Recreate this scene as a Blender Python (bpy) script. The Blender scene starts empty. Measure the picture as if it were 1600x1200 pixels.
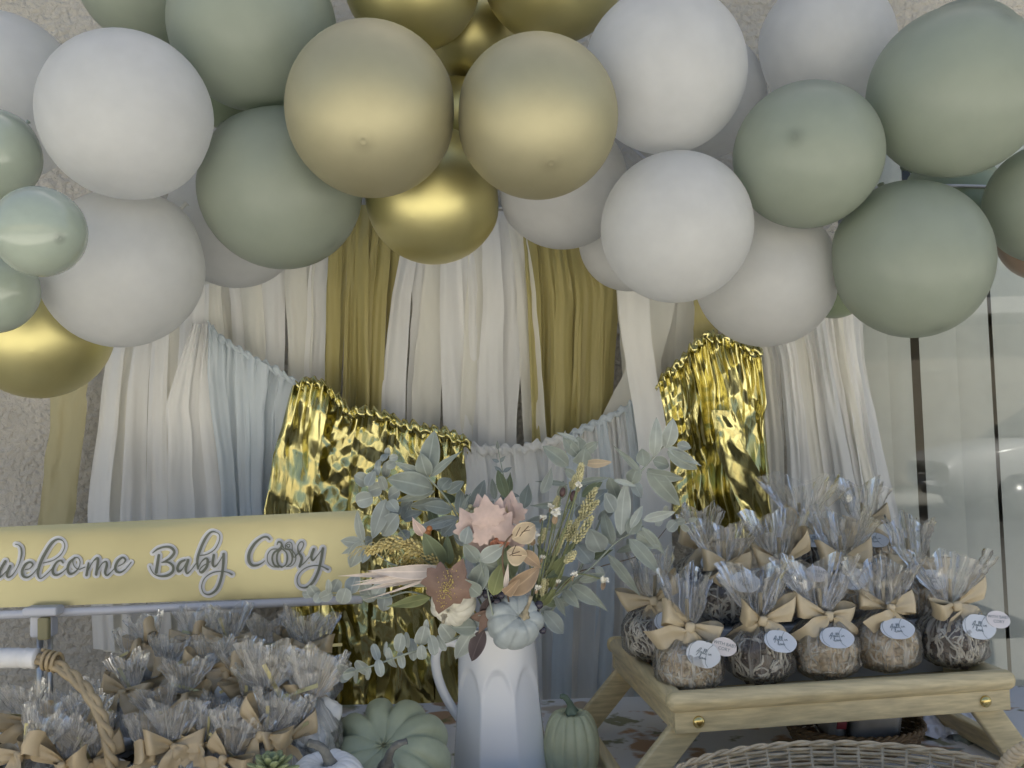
import bpy, bmesh, math, random
import numpy as np
from mathutils import Vector, Matrix, Euler

rnd = random.Random(11)
S = bpy.context.scene
COL = S.collection
PI = math.pi

# ------------------------------------------------------------------ camera
F = 1422.0                       # focal length in pixels of a 1600 px wide frame
PITCH, ROLL = math.radians(3.1), math.radians(1.6)
CAM = np.array([0.0, -2.05, 1.30])
fw = np.array([0, math.cos(PITCH), math.sin(PITCH)])
r0 = np.array([1.0, 0, 0]); u0 = np.array([0, -math.sin(PITCH), math.cos(PITCH)])
RI = math.cos(ROLL) * r0 - math.sin(ROLL) * u0
UI = math.sin(ROLL) * r0 + math.cos(ROLL) * u0
cam = bpy.data.cameras.new('camera'); co = bpy.data.objects.new('camera', cam); COL.objects.link(co)
cam.sensor_width = 36; cam.lens = F / 1600 * 36; cam.clip_start = 0.02; cam.clip_end = 400
m = Matrix([[RI[0], UI[0], -fw[0], CAM[0]], [RI[1], UI[1], -fw[1], CAM[1]], [RI[2], UI[2], -fw[2], CAM[2]], [0, 0, 0, 1]])
co.matrix_world = m
S.camera = co

# ------------------------------------------------------------------ light
SUN_EL, SUN_AZ = math.radians(56), math.radians(14)      # high, behind the house
W = bpy.data.worlds.new('World'); S.world = W; W.use_nodes = True
nt = W.node_tree; nt.nodes.clear()
sky = nt.nodes.new('ShaderNodeTexSky'); sky.sky_type = 'NISHITA'; sky.sun_disc = False
sky.sun_elevation = SUN_EL; sky.sun_rotation = SUN_AZ; sky.air_density = 1.0; sky.dust_density = 4.0; sky.ozone_density = 0.3
bg = nt.nodes.new('ShaderNodeBackground'); bg.inputs[1].default_value = 0.064
wo = nt.nodes.new('ShaderNodeOutputWorld')
nt.links.new(sky.outputs[0], bg.inputs[0]); nt.links.new(bg.outputs[0], wo.inputs[0])
sl = bpy.data.lights.new('sun', 'SUN'); sl.energy = 5.0; sl.angle = math.radians(0.5); sl.color = (1, .96, .88)
so = bpy.data.objects.new('sun', sl); COL.objects.link(so)
sd = Vector((math.sin(SUN_AZ) * math.cos(SUN_EL), math.cos(SUN_AZ) * math.cos(SUN_EL), math.sin(SUN_EL)))
so.rotation_euler = sd.to_track_quat('Z', 'Y').to_euler()
S.view_settings.view_transform = 'Standard'; S.view_settings.look = 'None'
S.view_settings.gamma = 1; S.view_settings.exposure = 1.7; S.view_settings.use_curve_mapping = False
S.cycles.use_denoising = True
S.cycles.transparent_max_bounces = 40; S.cycles.max_bounces = 10; S.cycles.diffuse_bounces = 5
S.cycles.glossy_bounces = 5; S.cycles.caustics_reflective = False; S.cycles.caustics_refractive = False
S.cycles.sample_clamp_indirect = 6

# ------------------------------------------------------------------ helpers
def P(u, v, d):
    """the place in the scene that a photo pixel shows at depth d metres from the camera"""
    u = np.asarray(u, float); v = np.asarray(v, float); d = np.asarray(d, float)
    ray = fw + ((u - 800) / F)[..., None] * RI + ((600 - v) / F)[..., None] * UI
    return CAM + ray * d[..., None]
def Pv(u, v, d): return Vector(P(u, v, d))
def M(px, d): return px * d / F

def hsh(ix, iy, seed):
    h = (ix.astype(np.int64) * 374761393 + iy.astype(np.int64) * 668265263 + int(seed) * 974634721) & 0xffffffff
    h = ((h ^ (h >> 13)) * 1274126177) & 0xffffffff
    return ((h ^ (h >> 16)) & 0xffff) / 65535.0
def vn(x, y, seed=0):
    x = np.asarray(x, float); y = np.asarray(y, float)
    ix = np.floor(x); iy = np.floor(y); fx = x - ix; fy = y - iy
    fx = fx * fx * (3 - 2 * fx); fy = fy * fy * (3 - 2 * fy)
    a = hsh(ix, iy, seed); b = hsh(ix + 1, iy, seed); c = hsh(ix, iy + 1, seed); d = hsh(ix + 1, iy + 1, seed)
    return (a + (b - a) * fx) * (1 - fy) + (c + (d - c) * fx) * fy - .5
def tri(x): return np.abs((x % 1.0) - .5) * 4 - 1
def crumple(x, y, seed, f=1.0, n=5, lo=0, hi=PI, warp=1.3):
    """creased-foil height: folded planes in random directions"""
    r = random.Random(seed); h = 0
    for k in range(n):
        a = r.uniform(lo, hi); fr = f * (1.6 ** k) * r.uniform(.8, 1.2)
        wx = vn(x * f * .7 + 7 * k, y * f * .7, seed + k) * warp
        h = h + tri((x * math.cos(a) + y * math.sin(a)) * fr + wx + r.random()) / (1.5 ** k)
    return h / 2.4

ORG = {}
def link(o, parent=None):
    COL.objects.link(o)
    if parent is not None: o.parent = parent
    return o
def world_loc(o):
    l = Vector((0, 0, 0))
    while o is not None: l = l + o.location; o = o.parent
    return l
def mesh(name, verts, faces, mat, smooth=True):
    me = bpy.data.meshes.new(name)
    verts = np.asarray(verts, float)
    me.from_pydata([tuple(v) for v in verts], [], [tuple(int(i) for i in f) for f in faces])
    me.polygons.foreach_set('use_smooth', [smooth] * len(me.polygons))
    if mat is not None: me.materials.append(mat)
    me.update()
    return me
def obj(name, vf, mat, parent=None, smooth=True, local=False):
    verts, faces = vf
    verts = np.asarray(verts, float)
    if parent is not None and not local:
        verts = verts - np.array(world_loc(parent))
    return link(bpy.data.objects.new(name, mesh(name, verts, faces, mat, smooth)), parent)
def tag(o, label=None, cat=None, group=None, kind=None):
    if label: o['label'] = label
    if cat: o['category'] = cat
    if group: o['group'] = group
    if kind: o['kind'] = kind
    return o
def thing(name, label, cat, loc=(0, 0, 0), group=None):
    o = bpy.data.objects.new(name, None); o.empty_display_size = .02; o.location = loc
    link(o); return tag(o, label, cat, group)
def copy_tree(o, parent=None):
    c = o.copy(); COL.objects.link(c); c.parent = parent
    for ch in list(o.children): copy_tree(ch, c)
    return c

def join(*parts):
    V = []; Fs = []; n = 0
    for v, f in parts:
        v = np.asarray(v, float); V.append(v); Fs += [tuple(i + n for i in q) for q in f]; n += len(v)
    return np.concatenate(V), Fs
def gridf(nu, nv, wrap=False):
    f = []
    cu = nu if wrap else nu - 1
    for j in range(nv - 1):
        for i in range(cu):
            a = j * nu + i; b = j * nu + (i + 1) % nu
            f.append((a, b, b + nu, a + nu))
    return f
def box(x0, x1, y0, y1, z0, z1):
    v = [(x, y, z) for z in (z0, z1) for y in (y0, y1) for x in (x0, x1)]
    return np.array(v, float), [(0, 2, 3, 1), (4, 5, 7, 6), (0, 1, 5, 4), (2, 6, 7, 3), (0, 4, 6, 2), (1, 3, 7, 5)]
def rbox(sx, sy, sz, b, seg=2):
    """rounded box centred at the origin"""
    bm = bmesh.new(); bmesh.ops.create_cube(bm, size=1)
    bmesh.ops.scale(bm, vec=(sx, sy, sz), verts=bm.verts)
    bmesh.ops.bevel(bm, geom=list(bm.edges), offset=b, segments=seg, affect='EDGES', profile=.5)
    bm.verts.index_update()
    v = np.array([tuple(x.co) for x in bm.verts]); f = [tuple(x.index for x in q.verts) for q in bm.faces]
    bm.free(); return v, f
def xf(vf, rot=(0, 0, 0), loc=(0, 0, 0), scale=1.0):
    R = np.array(Euler(rot).to_matrix()); v = np.asarray(vf[0], float) * np.asarray(scale)
    return v @ R.T + np.asarray(loc, float), vf[1]
def align(vf, a, b):
    """put a thing built along +Z (0..1 scaled already) from point a towards b"""
    a = Vector(a); b = Vector(b)
    R = np.array((b - a).to_track_quat('Z', 'Y').to_matrix())
    return np.asarray(vf[0]) @ R.T + np.array(a), vf[1]
def catmull(pts, n):
    p = np.asarray(pts, float)
    if len(p) < 3:
        t = np.linspace(0, 1, n)[:, None]; return p[0] * (1 - t) + p[-1] * t
    q = np.vstack([2 * p[0] - p[1], p, 2 * p[-1] - p[-2]])
    out = []
    T = np.linspace(0, len(p) - 1 - 1e-9, n)
    for t in T:
        i = int(t); f = t - i; a, b, c, d = q[i], q[i + 1], q[i + 2], q[i + 3]
        out.append(.5 * (2 * b + (c - a) * f + (2 * a - 5 * b + 4 * c - d) * f * f + (3 * b - a - 3 * c + d) * f ** 3))
    return np.array(out)
def tube(path, rad, sides=8, cap=True):
    path = np.asarray(path, float); n = len(path)
    rad = np.full(n, rad) if np.isscalar(rad) else np.asarray(rad, float)
    tg = np.gradient(path, axis=0); tg /= np.maximum(np.linalg.norm(tg, axis=1), 1e-9)[:, None]
    ref = np.array([0, 0, 1.0]) if abs(tg[0][2]) < .9 else np.array([1.0, 0, 0])
    V = []
    nrm = np.cross(tg[0], ref); nrm /= np.linalg.norm(nrm)
    a = np.linspace(0, 2 * PI, sides, endpoint=False)
    for i in range(n):
        nrm = nrm - tg[i] * np.dot(nrm, tg[i]); nrm /= max(np.linalg.norm(nrm), 1e-9)
        bn = np.cross(tg[i], nrm)
        V.append(path[i] + rad[i] * (np.cos(a)[:, None] * nrm + np.sin(a)[:, None] * bn))
    V = np.concatenate(V); fs = gridf(sides, n, True)
    if cap:
        fs.append(tuple(range(sides))[::-1]); fs.append(tuple(range((n - 1) * sides, n * sides)))
    return V, fs
def lathe(prof, sides=32, fn=None):
    """prof: list of (r, z)"""
    a = np.linspace(0, 2 * PI, sides, endpoint=False); V = []
    for r, z in prof:
        rr = r * (fn(a, z) if fn else 1.0)
        V.append(np.stack([rr * np.cos(a), rr * np.sin(a), np.full(sides, z)], 1))
    return np.concatenate(V), gridf(sides, len(prof), True)
def sphere(nu=24, nv=16):
    prof = [(max(math.sin(t), 1e-4), -math.cos(t)) for t in np.linspace(0, PI, nv)]
    return lathe(prof, nu)

# ------------------------------------------------------------------ materials
def mat(name, col, rough=.5, metal=0.0, var=.12, scale=6.0, bump=0.0, bscale=80.0, bdist=.002, spec=.5, col2=None, detail=4,
        coord='Object', stretch=None, trans=0.0, coat=0.0, sheer=0.0):
    mm = bpy.data.materials.new(name); mm.use_nodes = True; n = mm.node_tree; N = n.nodes; L = n.links
    b = N['Principled BSDF']; b.inputs['Roughness'].default_value = rough; b.inputs['Metallic'].default_value = metal
    b.inputs['Specular IOR Level'].default_value = spec
    if coat: b.inputs['Coat Weight'].default_value = coat; b.inputs['Coat Roughness'].default_value = .15
    tc = N.new('ShaderNodeTexCoord'); mp = N.new('ShaderNodeMapping'); L.new(tc.outputs[coord], mp.inputs[0])
    if stretch: mp.inputs['Scale'].default_value = stretch
    no = N.new('ShaderNodeTexNoise'); no.inputs['Scale'].default_value = scale; no.inputs['Detail'].default_value = detail
    L.new(mp.outputs[0], no.inputs[0])
    cr = N.new('ShaderNodeValToRGB'); L.new(no.outputs[0], cr.inputs[0])
    c2 = col2 or tuple(min(1, c * (1 + var)) for c in col); c1 = col if col2 else tuple(c * (1 - var) for c in col)
    cr.color_ramp.elements[0].position = .3; cr.color_ramp.elements[1].position = .7
    cr.color_ramp.elements[0].color = (*c1, 1); cr.color_ramp.elements[1].color = (*c2, 1)
    L.new(cr.outputs[0], b.inputs['Base Color'])
    if bump:
        n2 = N.new('ShaderNodeTexNoise'); n2.inputs['Scale'].default_value = bscale; n2.inputs['Detail'].default_value = 6
        L.new(mp.outputs[0], n2.inputs[0])
        bp = N.new('ShaderNodeBump'); bp.inputs['Strength'].default_value = bump; bp.inputs['Distance'].default_value = bdist
        L.new(n2.outputs[0], bp.inputs['Height']); L.new(bp.outputs[0], b.inputs['Normal'])
    if sheer:
        o = N['Material Output']; t2 = N.new('ShaderNodeBsdfTransparent')
    if trans:
        o = N['Material Output']; t = N.new('ShaderNodeBsdfTranslucent'); L.new(cr.outputs[0], t.inputs[0])
        mx = N.new('ShaderNodeMixShader'); mx.inputs[0].default_value = trans
        L.new(b.outputs[0], mx.inputs[1]); L.new(t.outputs[0], mx.inputs[2]); L.new(mx.outputs[0], o.inputs[0])
        if sheer:
            m3 = N.new('ShaderNodeMixShader'); m3.inputs[0].default_value = sheer
            L.new(mx.outputs[0], m3.inputs[1]); L.new(t2.outputs[0], m3.inputs[2]); L.new(m3.outputs[0], o.inputs[0])
    return mm

def latex(name, col, rough, metal=0.0, spec=.5, tip=.75, trans=0.0):
    PLAIN[name] = (col, rough, metal, spec, trans)
    mm = mat(name, col, rough, metal, var=.035, scale=3.0, spec=spec, trans=trans)
    N = mm.node_tree.nodes; L = mm.node_tree.links; b = N['Principled BSDF']
    cr = next(x for x in N if x.type == 'VALTORGB')
    tc = next(x for x in N if x.type == 'TEX_COORD')
    sx = N.new('ShaderNodeSeparateXYZ'); L.new(tc.outputs['Object'], sx.inputs[0])
    # thicker rubber at the nose of the balloon: local z runs -1..1.06 along its axis
    r2 = N.new('ShaderNodeValToRGB')
    e = r2.color_ramp.elements; e[0].position = .984; e[0].color = (1, 1, 1, 1); e[1].position = .9965; e[1].color = (tip, tip, tip, 1)
    mx = N.new('ShaderNodeMix'); mx.data_type = 'RGBA'; mx.blend_type = 'MULTIPLY'; mx.inputs[0].default_value = 1
    mr = N.new('ShaderNodeMapRange'); mr.inputs[1].default_value = -1; mr.inputs[2].default_value = 1.0365; L.new(sx.outputs['Z'], mr.inputs[0]); L.new(mr.outputs[0], r2.inputs[0])
    L.new(cr.outputs[0], mx.inputs[6]); L.new(r2.outputs[0], mx.inputs[7]); L.new(mx.outputs[2], b.inputs['Base Color'])
    return mm

MT = {}
PLAIN = {}
MT['white'] = latex('latex_white', (.80, .80, .785), .38, spec=.45, tip=.93, trans=.58)
MT['sage'] = latex('latex_sage', (.42, .465, .385), .33, spec=.45, tip=.62, trans=.45)
MT['sage_gloss'] = latex('latex_sage_shiny', (.35, .40, .33), .17, spec=.6, tip=.6)
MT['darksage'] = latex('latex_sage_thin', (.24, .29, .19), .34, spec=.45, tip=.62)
MT['gold'] = latex('latex_chrome_gold', (.60, .54, .25), .42, metal=.82, tip=.9)
MT['satin'] = latex('latex_satin_gold', (.43, .395, .25), .55, metal=.6, tip=.8)
MT['tan'] = latex('latex_tan', (.33, .24, .17), .3, tip=.8)

def stucco():
    mm = mat('stucco', (.50, .465, .40), .9, var=.10, scale=9, spec=.2)
    N = mm.node_tree.nodes; L = mm.node_tree.links; b = N['Principled BSDF']
    tc = next(x for x in N if x.type == 'TEX_COORD')
    a = N.new('ShaderNodeTexNoise'); a.inputs['Scale'].default_value = 95; a.inputs['Detail'].default_value = 5; a.inputs['Distortion'].default_value = .6
    c = N.new('ShaderNodeTexVoronoi'); c.inputs['Scale'].default_value = 75; c.feature = 'SMOOTH_F1'
    L.new(tc.outputs['Object'], a.inputs[0]); L.new(tc.outputs['Object'], c.inputs['Vector'])
    ad = N.new('ShaderNodeMath'); ad.operation = 'MULTIPLY_ADD'; ad.inputs[1].default_value = .8
    L.new(c.outputs['Distance'], ad.inputs[0]); L.new(a.outputs[0], ad.inputs[2])
    bp = N.new('ShaderNodeBump'); bp.inputs['Strength'].default_value = 1; bp.inputs['Distance'].default_value = .009
    L.new(ad.outputs[0], bp.inputs['Height']); L.new(bp.outputs[0], b.inputs['Normal'])
    return mm
MT['stucco'] = stucco()

def film(name, col, rough, trans, bump=.12, bscale=22):
    """thin plastic streamer: soft sheen, a little light comes through"""
    return mat(name, col, rough, var=.06, scale=14, bump=bump, bscale=bscale, bdist=.0015, spec=.35, trans=trans, stretch=(1, 1, .25), sheer=.06)
MT['film_white'] = film('streamer_white', (.86, .855, .83), .38, .30)
MT['film_cream'] = film('streamer_cream', (.80, .785, .71), .42, .30)
MT['film_gold'] = film('streamer_matte_gold', (.46, .40, .165), .38, .24)
MT['film_gold_pale'] = film('streamer_pale_gold', (.46, .41, .225), .4, .25)
MT['film_blue'] = film('streamer_pale_blue', (.64, .70, .735), .42, .25)
MT['film_grey'] = film('streamer_grey_white', (.70, .71, .70), .42, .25)

def foil(name, col, rough=.22):
    mm = mat(name, col, rough, metal=1.0, var=.05, scale=5)
    return mm
MT['foil'] = foil('gold_foil', (.60, .55, .25))

def cello(name, veil=.03, streak=.4, gl=.8, fine=8.0):
    """clear cellophane: mostly see-through, mirror glints and milky streaks along its pleats"""
    mm = bpy.data.materials.new(name); mm.use_nodes = True; N = mm.node_tree.nodes; L = mm.node_tree.links
    N.remove(N['Principled BSDF']); out = N['Material Output']
    tr = N.new('ShaderNodeBsdfTransparent'); tr.inputs[0].default_value = (.985, .985, .98, 1)
    g = N.new('ShaderNodeBsdfGlossy'); g.inputs['Roughness'].default_value = .12; g.inputs[0].default_value = (.95, .95, .95, 1)
    df = N.new('ShaderNodeBsdfDiffuse'); df.inputs[0].default_value = (.93, .89, .81, 1)
    tl = N.new('ShaderNodeBsdfTranslucent'); tl.inputs[0].default_value = (.93, .89, .81, 1)
    at = N.new('ShaderNodeAttribute'); at.attribute_name = 'pleat'
    mp = N.new('ShaderNodeMapping'); mp.inputs['Scale'].default_value = (1, 1, .16); L.new(at.outputs['Vector'], mp.inputs[0])
    n1 = N.new('ShaderNodeTexNoise'); n1.inputs['Scale'].default_value = 7; n1.inputs['Detail'].default_value = 3; n1.inputs['Distortion'].default_value = .8
    n2 = N.new('ShaderNodeTexNoise'); n2.inputs['Scale'].default_value = fine; n2.inputs['Detail'].default_value = 3; n2.inputs['Distortion'].default_value = .5
    L.new(mp.outputs[0], n1.inputs[0]); L.new(mp.outputs[0], n2.inputs[0])
    bp = N.new('ShaderNodeBump'); bp.inputs['Strength'].default_value = .6; bp.inputs['Distance'].default_value = .006
    L.new(n1.outputs[0], bp.inputs['Height'])
    for s in (g, df, tl): L.new(bp.outputs[0], s.inputs['Normal'])
    fr = N.new('ShaderNodeFresnel'); fr.inputs[0].default_value = 1.45; L.new(bp.outputs[0], fr.inputs['Normal'])
    ma = N.new('ShaderNodeMath'); ma.operation = 'MULTIPLY'; ma.inputs[1].default_value = gl; ma.use_clamp = True
    L.new(fr.outputs[0], ma.inputs[0])
    a = N.new('ShaderNodeMixShader'); a.inputs[0].default_value = .45; L.new(df.outputs[0], a.inputs[1]); L.new(tl.outputs[0], a.inputs[2])
    cr = N.new('ShaderNodeValToRGB'); L.new(n2.outputs[0], cr.inputs[0])
    cr.color_ramp.elements[0].position = .52; cr.color_ramp.elements[0].color = (veil, veil, veil, 1)
    cr.color_ramp.elements[1].position = .70; cr.color_ramp.elements[1].color = (streak, streak, streak, 1)
    b = N.new('ShaderNodeMixShader'); L.new(cr.outputs[0], b.inputs[0]); L.new(tr.outputs[0], b.inputs[1]); L.new(a.outputs[0], b.inputs[2])
    c = N.new('ShaderNodeMixShader'); L.new(ma.outputs[0], c.inputs[0]); L.new(b.outputs[0], c.inputs[1]); L.new(g.outputs[0], c.inputs[2])
    L.new(c.outputs[0], out.inputs[0])
    return mm
MT['cello'] = cello('cellophane', .11, .55, .9)
MT['cello_fan'] = cello('cellophane_fan', .18, .66, .9)

def glass():
    mm = bpy.data.materials.new('window_glass'); mm.use_nodes = True; N = mm.node_tree.nodes; L = mm.node_tree.links
    N.remove(N['Principled BSDF']); out = N['Material Output']
    tr = N.new('ShaderNodeBsdfTransparent'); tr.inputs[0].default_value = (.93, .95, .94, 1)
    g = N.new('ShaderNodeBsdfGlossy'); g.inputs['Roughness'].default_value = 0.0
    fr = N.new('ShaderNodeFresnel'); fr.inputs[0].default_value = 1.37
    mx = N.new('ShaderNodeMixShader'); L.new(fr.outputs[0], mx.inputs[0]); L.new(tr.outputs[0], mx.inputs[1]); L.new(g.outputs[0], mx.inputs[2])
    L.new(mx.outputs[0], out.inputs[0])
    return mm
MT['glass'] = glass()
MT['blind'] = mat('blind_fabric', (.80, .79, .77), .8, var=.03, scale=20, spec=.2)
MT['frame_dark'] = mat('window_frame', (.10, .105, .11), .45)
MT['dark'] = mat('room_shade_paint', (.055, .06, .06), .9)
MT['banner'] = mat('gold_banner_paper', (.40, .37, .215), .32, metal=.55, var=.05, scale=8, bump=.12, bscale=30)
MT['ink'] = mat('lettering_green_grey', (.125, .135, .10), .55, var=.05)
MT['ink_back'] = mat('lettering_white', (.64, .64, .65), .5, var=.03)
MT['acrylic'] = mat('frosted_acrylic', (.62, .62, .65), .25, var=.05, spec=.6)
MT['steel'] = mat('brushed_steel', (.46, .46, .45), .3, metal=.8, stretch=(1, 1, .1), scale=60)
MT['satin_ribbon'] = mat('tan_satin_ribbon', (.48, .375, .225), .40, var=.06, scale=40, spec=.5)
MT['satin_cream'] = mat('champagne_satin_ribbon', (.54, .45, .30), .40, var=.05, scale=40, spec=.5)
MT['meringue'] = mat('white_meringue', (.78, .77, .73), .6, var=.05, scale=40, bump=.2, bscale=60)
MT['tie'] = mat('gold_twist_tie', (.52, .47, .24), .4, metal=.4)
MT['wood'] = mat('light_bamboo_wood', (.64, .53, .30), .36, var=.2, scale=11, stretch=(.5, 16, 16), bump=.1, bscale=30, coat=.15)
MT['wood_side'] = mat('light_bamboo_wood_side', (.63, .52, .30), .36, var=.2, scale=11, stretch=(16, .5, 16), bump=.1, bscale=30, coat=.15)
MT['brass'] = mat('brass', (.66, .53, .22), .22, metal=1.0)
MT['wicker'] = mat('light_wicker', (.55, .45, .30), .55, var=.25, scale=60)
MT['wicker_dark'] = mat('brown_wicker', (.17, .115, .06), .5, var=.35, scale=60)
MT['rattan'] = mat('twisted_rattan', (.37, .285, .165), .5, var=.2, scale=40)
MT['wrap'] = mat('white_cord_wrap', (.70, .69, .67), .75, var=.06, scale=30, bump=.3, bscale=50, bdist=.004)
MT['enamel'] = mat('white_enamel', (.82, .825, .83), .2, var=.02, spec=.5, coat=.3)
MT['plate'] = mat('white_glaze', (.66, .66, .68), .2, var=.02)
MT['choc'] = mat('dark_chocolate', (.055, .034, .024), .35, var=.35, scale=90, bump=.5, bscale=120, bdist=.003)
MT['nut'] = mat('chopped_nuts_caramel', (.47, .34, .20), .5, var=.45, scale=110, bump=.4, bscale=150, bdist=.003, col2=(.70, .61, .46))
MT['drizzle'] = mat('white_chocolate_drizzle', (.70, .67, .60), .4, var=.05)
MT['stick'] = mat('wooden_stick', (.53, .44, .28), .6, var=.1, stretch=(8, 8, 1), scale=60)
MT['tag'] = mat('pale_blue_card', (.66, .69, .73), .6, var=.04)
MT['tag_line'] = mat('tag_outline_grey', (.17, .21, .24), .6)
MT['tag_pink'] = mat('pale_pink_card', (.70, .66, .66), .6, var=.04)
MT['cloth'] = mat('white_cloth', (.60, .60, .60), .8, var=.04)
MT['sagecloth'] = mat('sage_cloth', (.26, .30, .27), .8, var=.08)
MT['paper'] = mat('white_tissue', (.66, .67, .72), .7, var=.03)
MT['pk_sage'] = mat('sage_pumpkin_skin', (.40, .43, .285), .42, var=.13, scale=30, bump=.15, bscale=60)
MT['pk_white'] = mat('white_pumpkin_skin', (.78, .775, .75), .5, var=.05, scale=20)
MT['pk_cream'] = mat('cream_pumpkin_skin', (.60, .57, .47), .45, var=.07, scale=30)
MT['pk_blue'] = mat('blue_grey_pumpkin_skin', (.36, .395, .39), .55, var=.14, scale=60, bump=.35, bscale=160, bdist=.0015)
MT['pk_green'] = mat('pale_green_pumpkin_skin', (.46, .48, .31), .45, var=.12, scale=30, bump=.2, bscale=200)
MT['pk_stem'] = mat('grey_pumpkin_stem', (.16, .16, .145), .7, var=.3, scale=90, bump=.7, bscale=120, bdist=.003)
MT['pk_stem_tan'] = mat('tan_pumpkin_stem', (.30, .26, .18), .7, var=.35, scale=90, bump=.7, bscale=120, bdist=.003)
MT['pk_stem_green'] = mat('green_pumpkin_stem', (.13, .18, .13), .55, var=.2, scale=60, bump=.3)
MT['succulent'] = mat('succulent_green', (.25, .29, .14), .5, var=.15, scale=50)
def leafm(name, col, var=.16, tr=.18):
    mm = mat(name, col, .62, var=var, scale=45, bump=.35, bscale=110, bdist=.0015, spec=.3, trans=tr)
    N = mm.node_tree.nodes; L = mm.node_tree.links; cr = next(x for x in N if x.type == 'VALTORGB')
    at = N.new('ShaderNodeAttribute'); at.attribute_name = 'across'      # 1 on the midrib .. 2 on the margin
    r2 = N.new('ShaderNodeValToRGB'); mr = N.new('ShaderNodeMath'); mr.operation = 'MULTIPLY'; mr.inputs[1].default_value = .5
    L.new(at.outputs['Fac'], mr.inputs[0]); L.new(mr.outputs[0], r2.inputs[0]); e = r2.color_ramp.elements
    e[0].position = .45; e[0].color = (0, 0, 0, 1); e[1].position = .5; e[1].color = (.8, .8, .8, 1)
    for p_, c_ in ((.515, .45), (.56, .04), (.90, .05), (1.0, .65)): x = e.new(p_); x.color = (c_, c_, c_, 1)
    mx = N.new('ShaderNodeMix'); mx.data_type = 'RGBA'; mx.inputs[7].default_value = (*(min(1, c * 1.55 + .03) for c in col), 1)
    L.new(r2.outputs[0], mx.inputs[0]); L.new(cr.outputs[0], mx.inputs[6])
    for x in N:
        if x.type == 'BSDF_PRINCIPLED': L.new(mx.outputs[2], x.inputs['Base Color'])
        if x.type == 'BSDF_TRANSLUCENT': L.new(mx.outputs[2], x.inputs[0])
    return mm
MT['leaf_silver'] = leafm('silver_green_leaf', (.27, .30, .26))
MT['leaf_pale'] = leafm('pale_silver_leaf', (.37, .40, .365))
MT['leaf_blue'] = leafm('blue_grey_leaf', (.29, .325, .315))
MT['leaf_green'] = leafm('dull_green_leaf', (.15, .18, .105))
MT['leaf_olive'] = leafm('olive_leaf', (.23, .25, .11))
MT['leaf_dark'] = leafm('burgundy_leaf', (.10, .075, .075))
MT['leaf_pink'] = leafm('dusty_pink_leaf', (.64, .49, .43))
MT['leaf_cream'] = leafm('cream_leaf', (.52, .42, .29))
MT['leaf_tan'] = leafm('dried_tan_leaf', (.37, .265, .17))
MT['leaf_rust'] = mat('rust_brown_leaf', (.20, .125, .09), .6, var=.2, scale=40, bump=.3, bscale=90)
MT['gold_dust'] = mat('gold_flecks', (.60, .47, .17), .35, metal=.7)
MT['petal_orange'] = leafm('coral_petal', (.48, .20, .12))
MT['husk'] = leafm('pale_corn_husk', (.62, .54, .48))
MT['wheat'] = mat('yellow_wheat', (.50, .41, .17), .6, var=.2, scale=60)
MT['bud'] = mat('cream_bud', (.52, .48, .27), .6, var=.2, scale=90)
MT['flower'] = mat('white_petals', (.70, .68, .60), .6, var=.07, scale=60)
MT['stem'] = mat('green_stem', (.19, .21, .10), .6, var=.2, scale=40)
MT['stem_pale'] = mat('silver_stem', (.28, .31, .25), .7, var=.15, scale=40)
MT['twig'] = mat('brown_twig', (.13, .085, .05), .7, var=.2)
MT['berry'] = mat('dark_berry', (.045, .04, .055), .25, var=.2)
MT['berry_plum'] = mat('plum_bud', (.10, .055, .05), .4, var=.2)
MT['berry_orange'] = mat('orange_berry', (.42, .16, .05), .35, var=.2)
MT['concrete'] = mat('concrete_paving', (.57, .56, .51), .9, var=.12, scale=3, bump=.3, bscale=60)
MT['asphalt'] = mat('asphalt', (.12, .12, .115), .9, var=.25, scale=20)
MT['lawn'] = mat('dry_lawn', (.10, .11, .045), .9, var=.3, scale=8)
MT['block'] = mat('tan_block_wall', (.42, .37, .30), .9, var=.08, scale=2)
MT['car_white'] = mat('white_car_paint', (.78, .78, .78), .2, var=.01, coat=.6)
MT['car_glass'] = mat('car_glass', (.03, .035, .04), .08, var=.05)
MT['rubber'] = mat('tyre_rubber', (.03, .03, .03), .8)
MT['plaid'] = mat('grey_wrapped_fabric', (.52, .53, .55), .5, var=.1, scale=30)
MT['redprint'] = mat('dark_red_print', (.20, .035, .05), .5)
MT['orangeprint'] = mat('orange_print', (.45, .17, .04), .5)

# ------------------------------------------------------------------ ground and street
TZ = 0.775
def sheet_xy(x0, x1, y0, y1, z, n=2):
    return np.array([(x0, y0, z), (x1, y0, z), (x1, y1, z), (x0, y1, z)]), [(0, 1, 2, 3)]
tag(obj('ground', sheet_xy(-150, 150, -150, 60, -.12), MT['lawn']), kind='structure')
tag(obj('patio', box(-20, 20, -8.0, 0, -.119, 0), MT['concrete']), kind='structure')
tag(obj('road', sheet_xy(-60, 60, -13, -8.2, -.112), MT['asphalt']), kind='structure')
tag(obj('pavement', box(-60, 60, -15.5, -13, -.119, .01), MT['concrete']), kind='structure')

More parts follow.
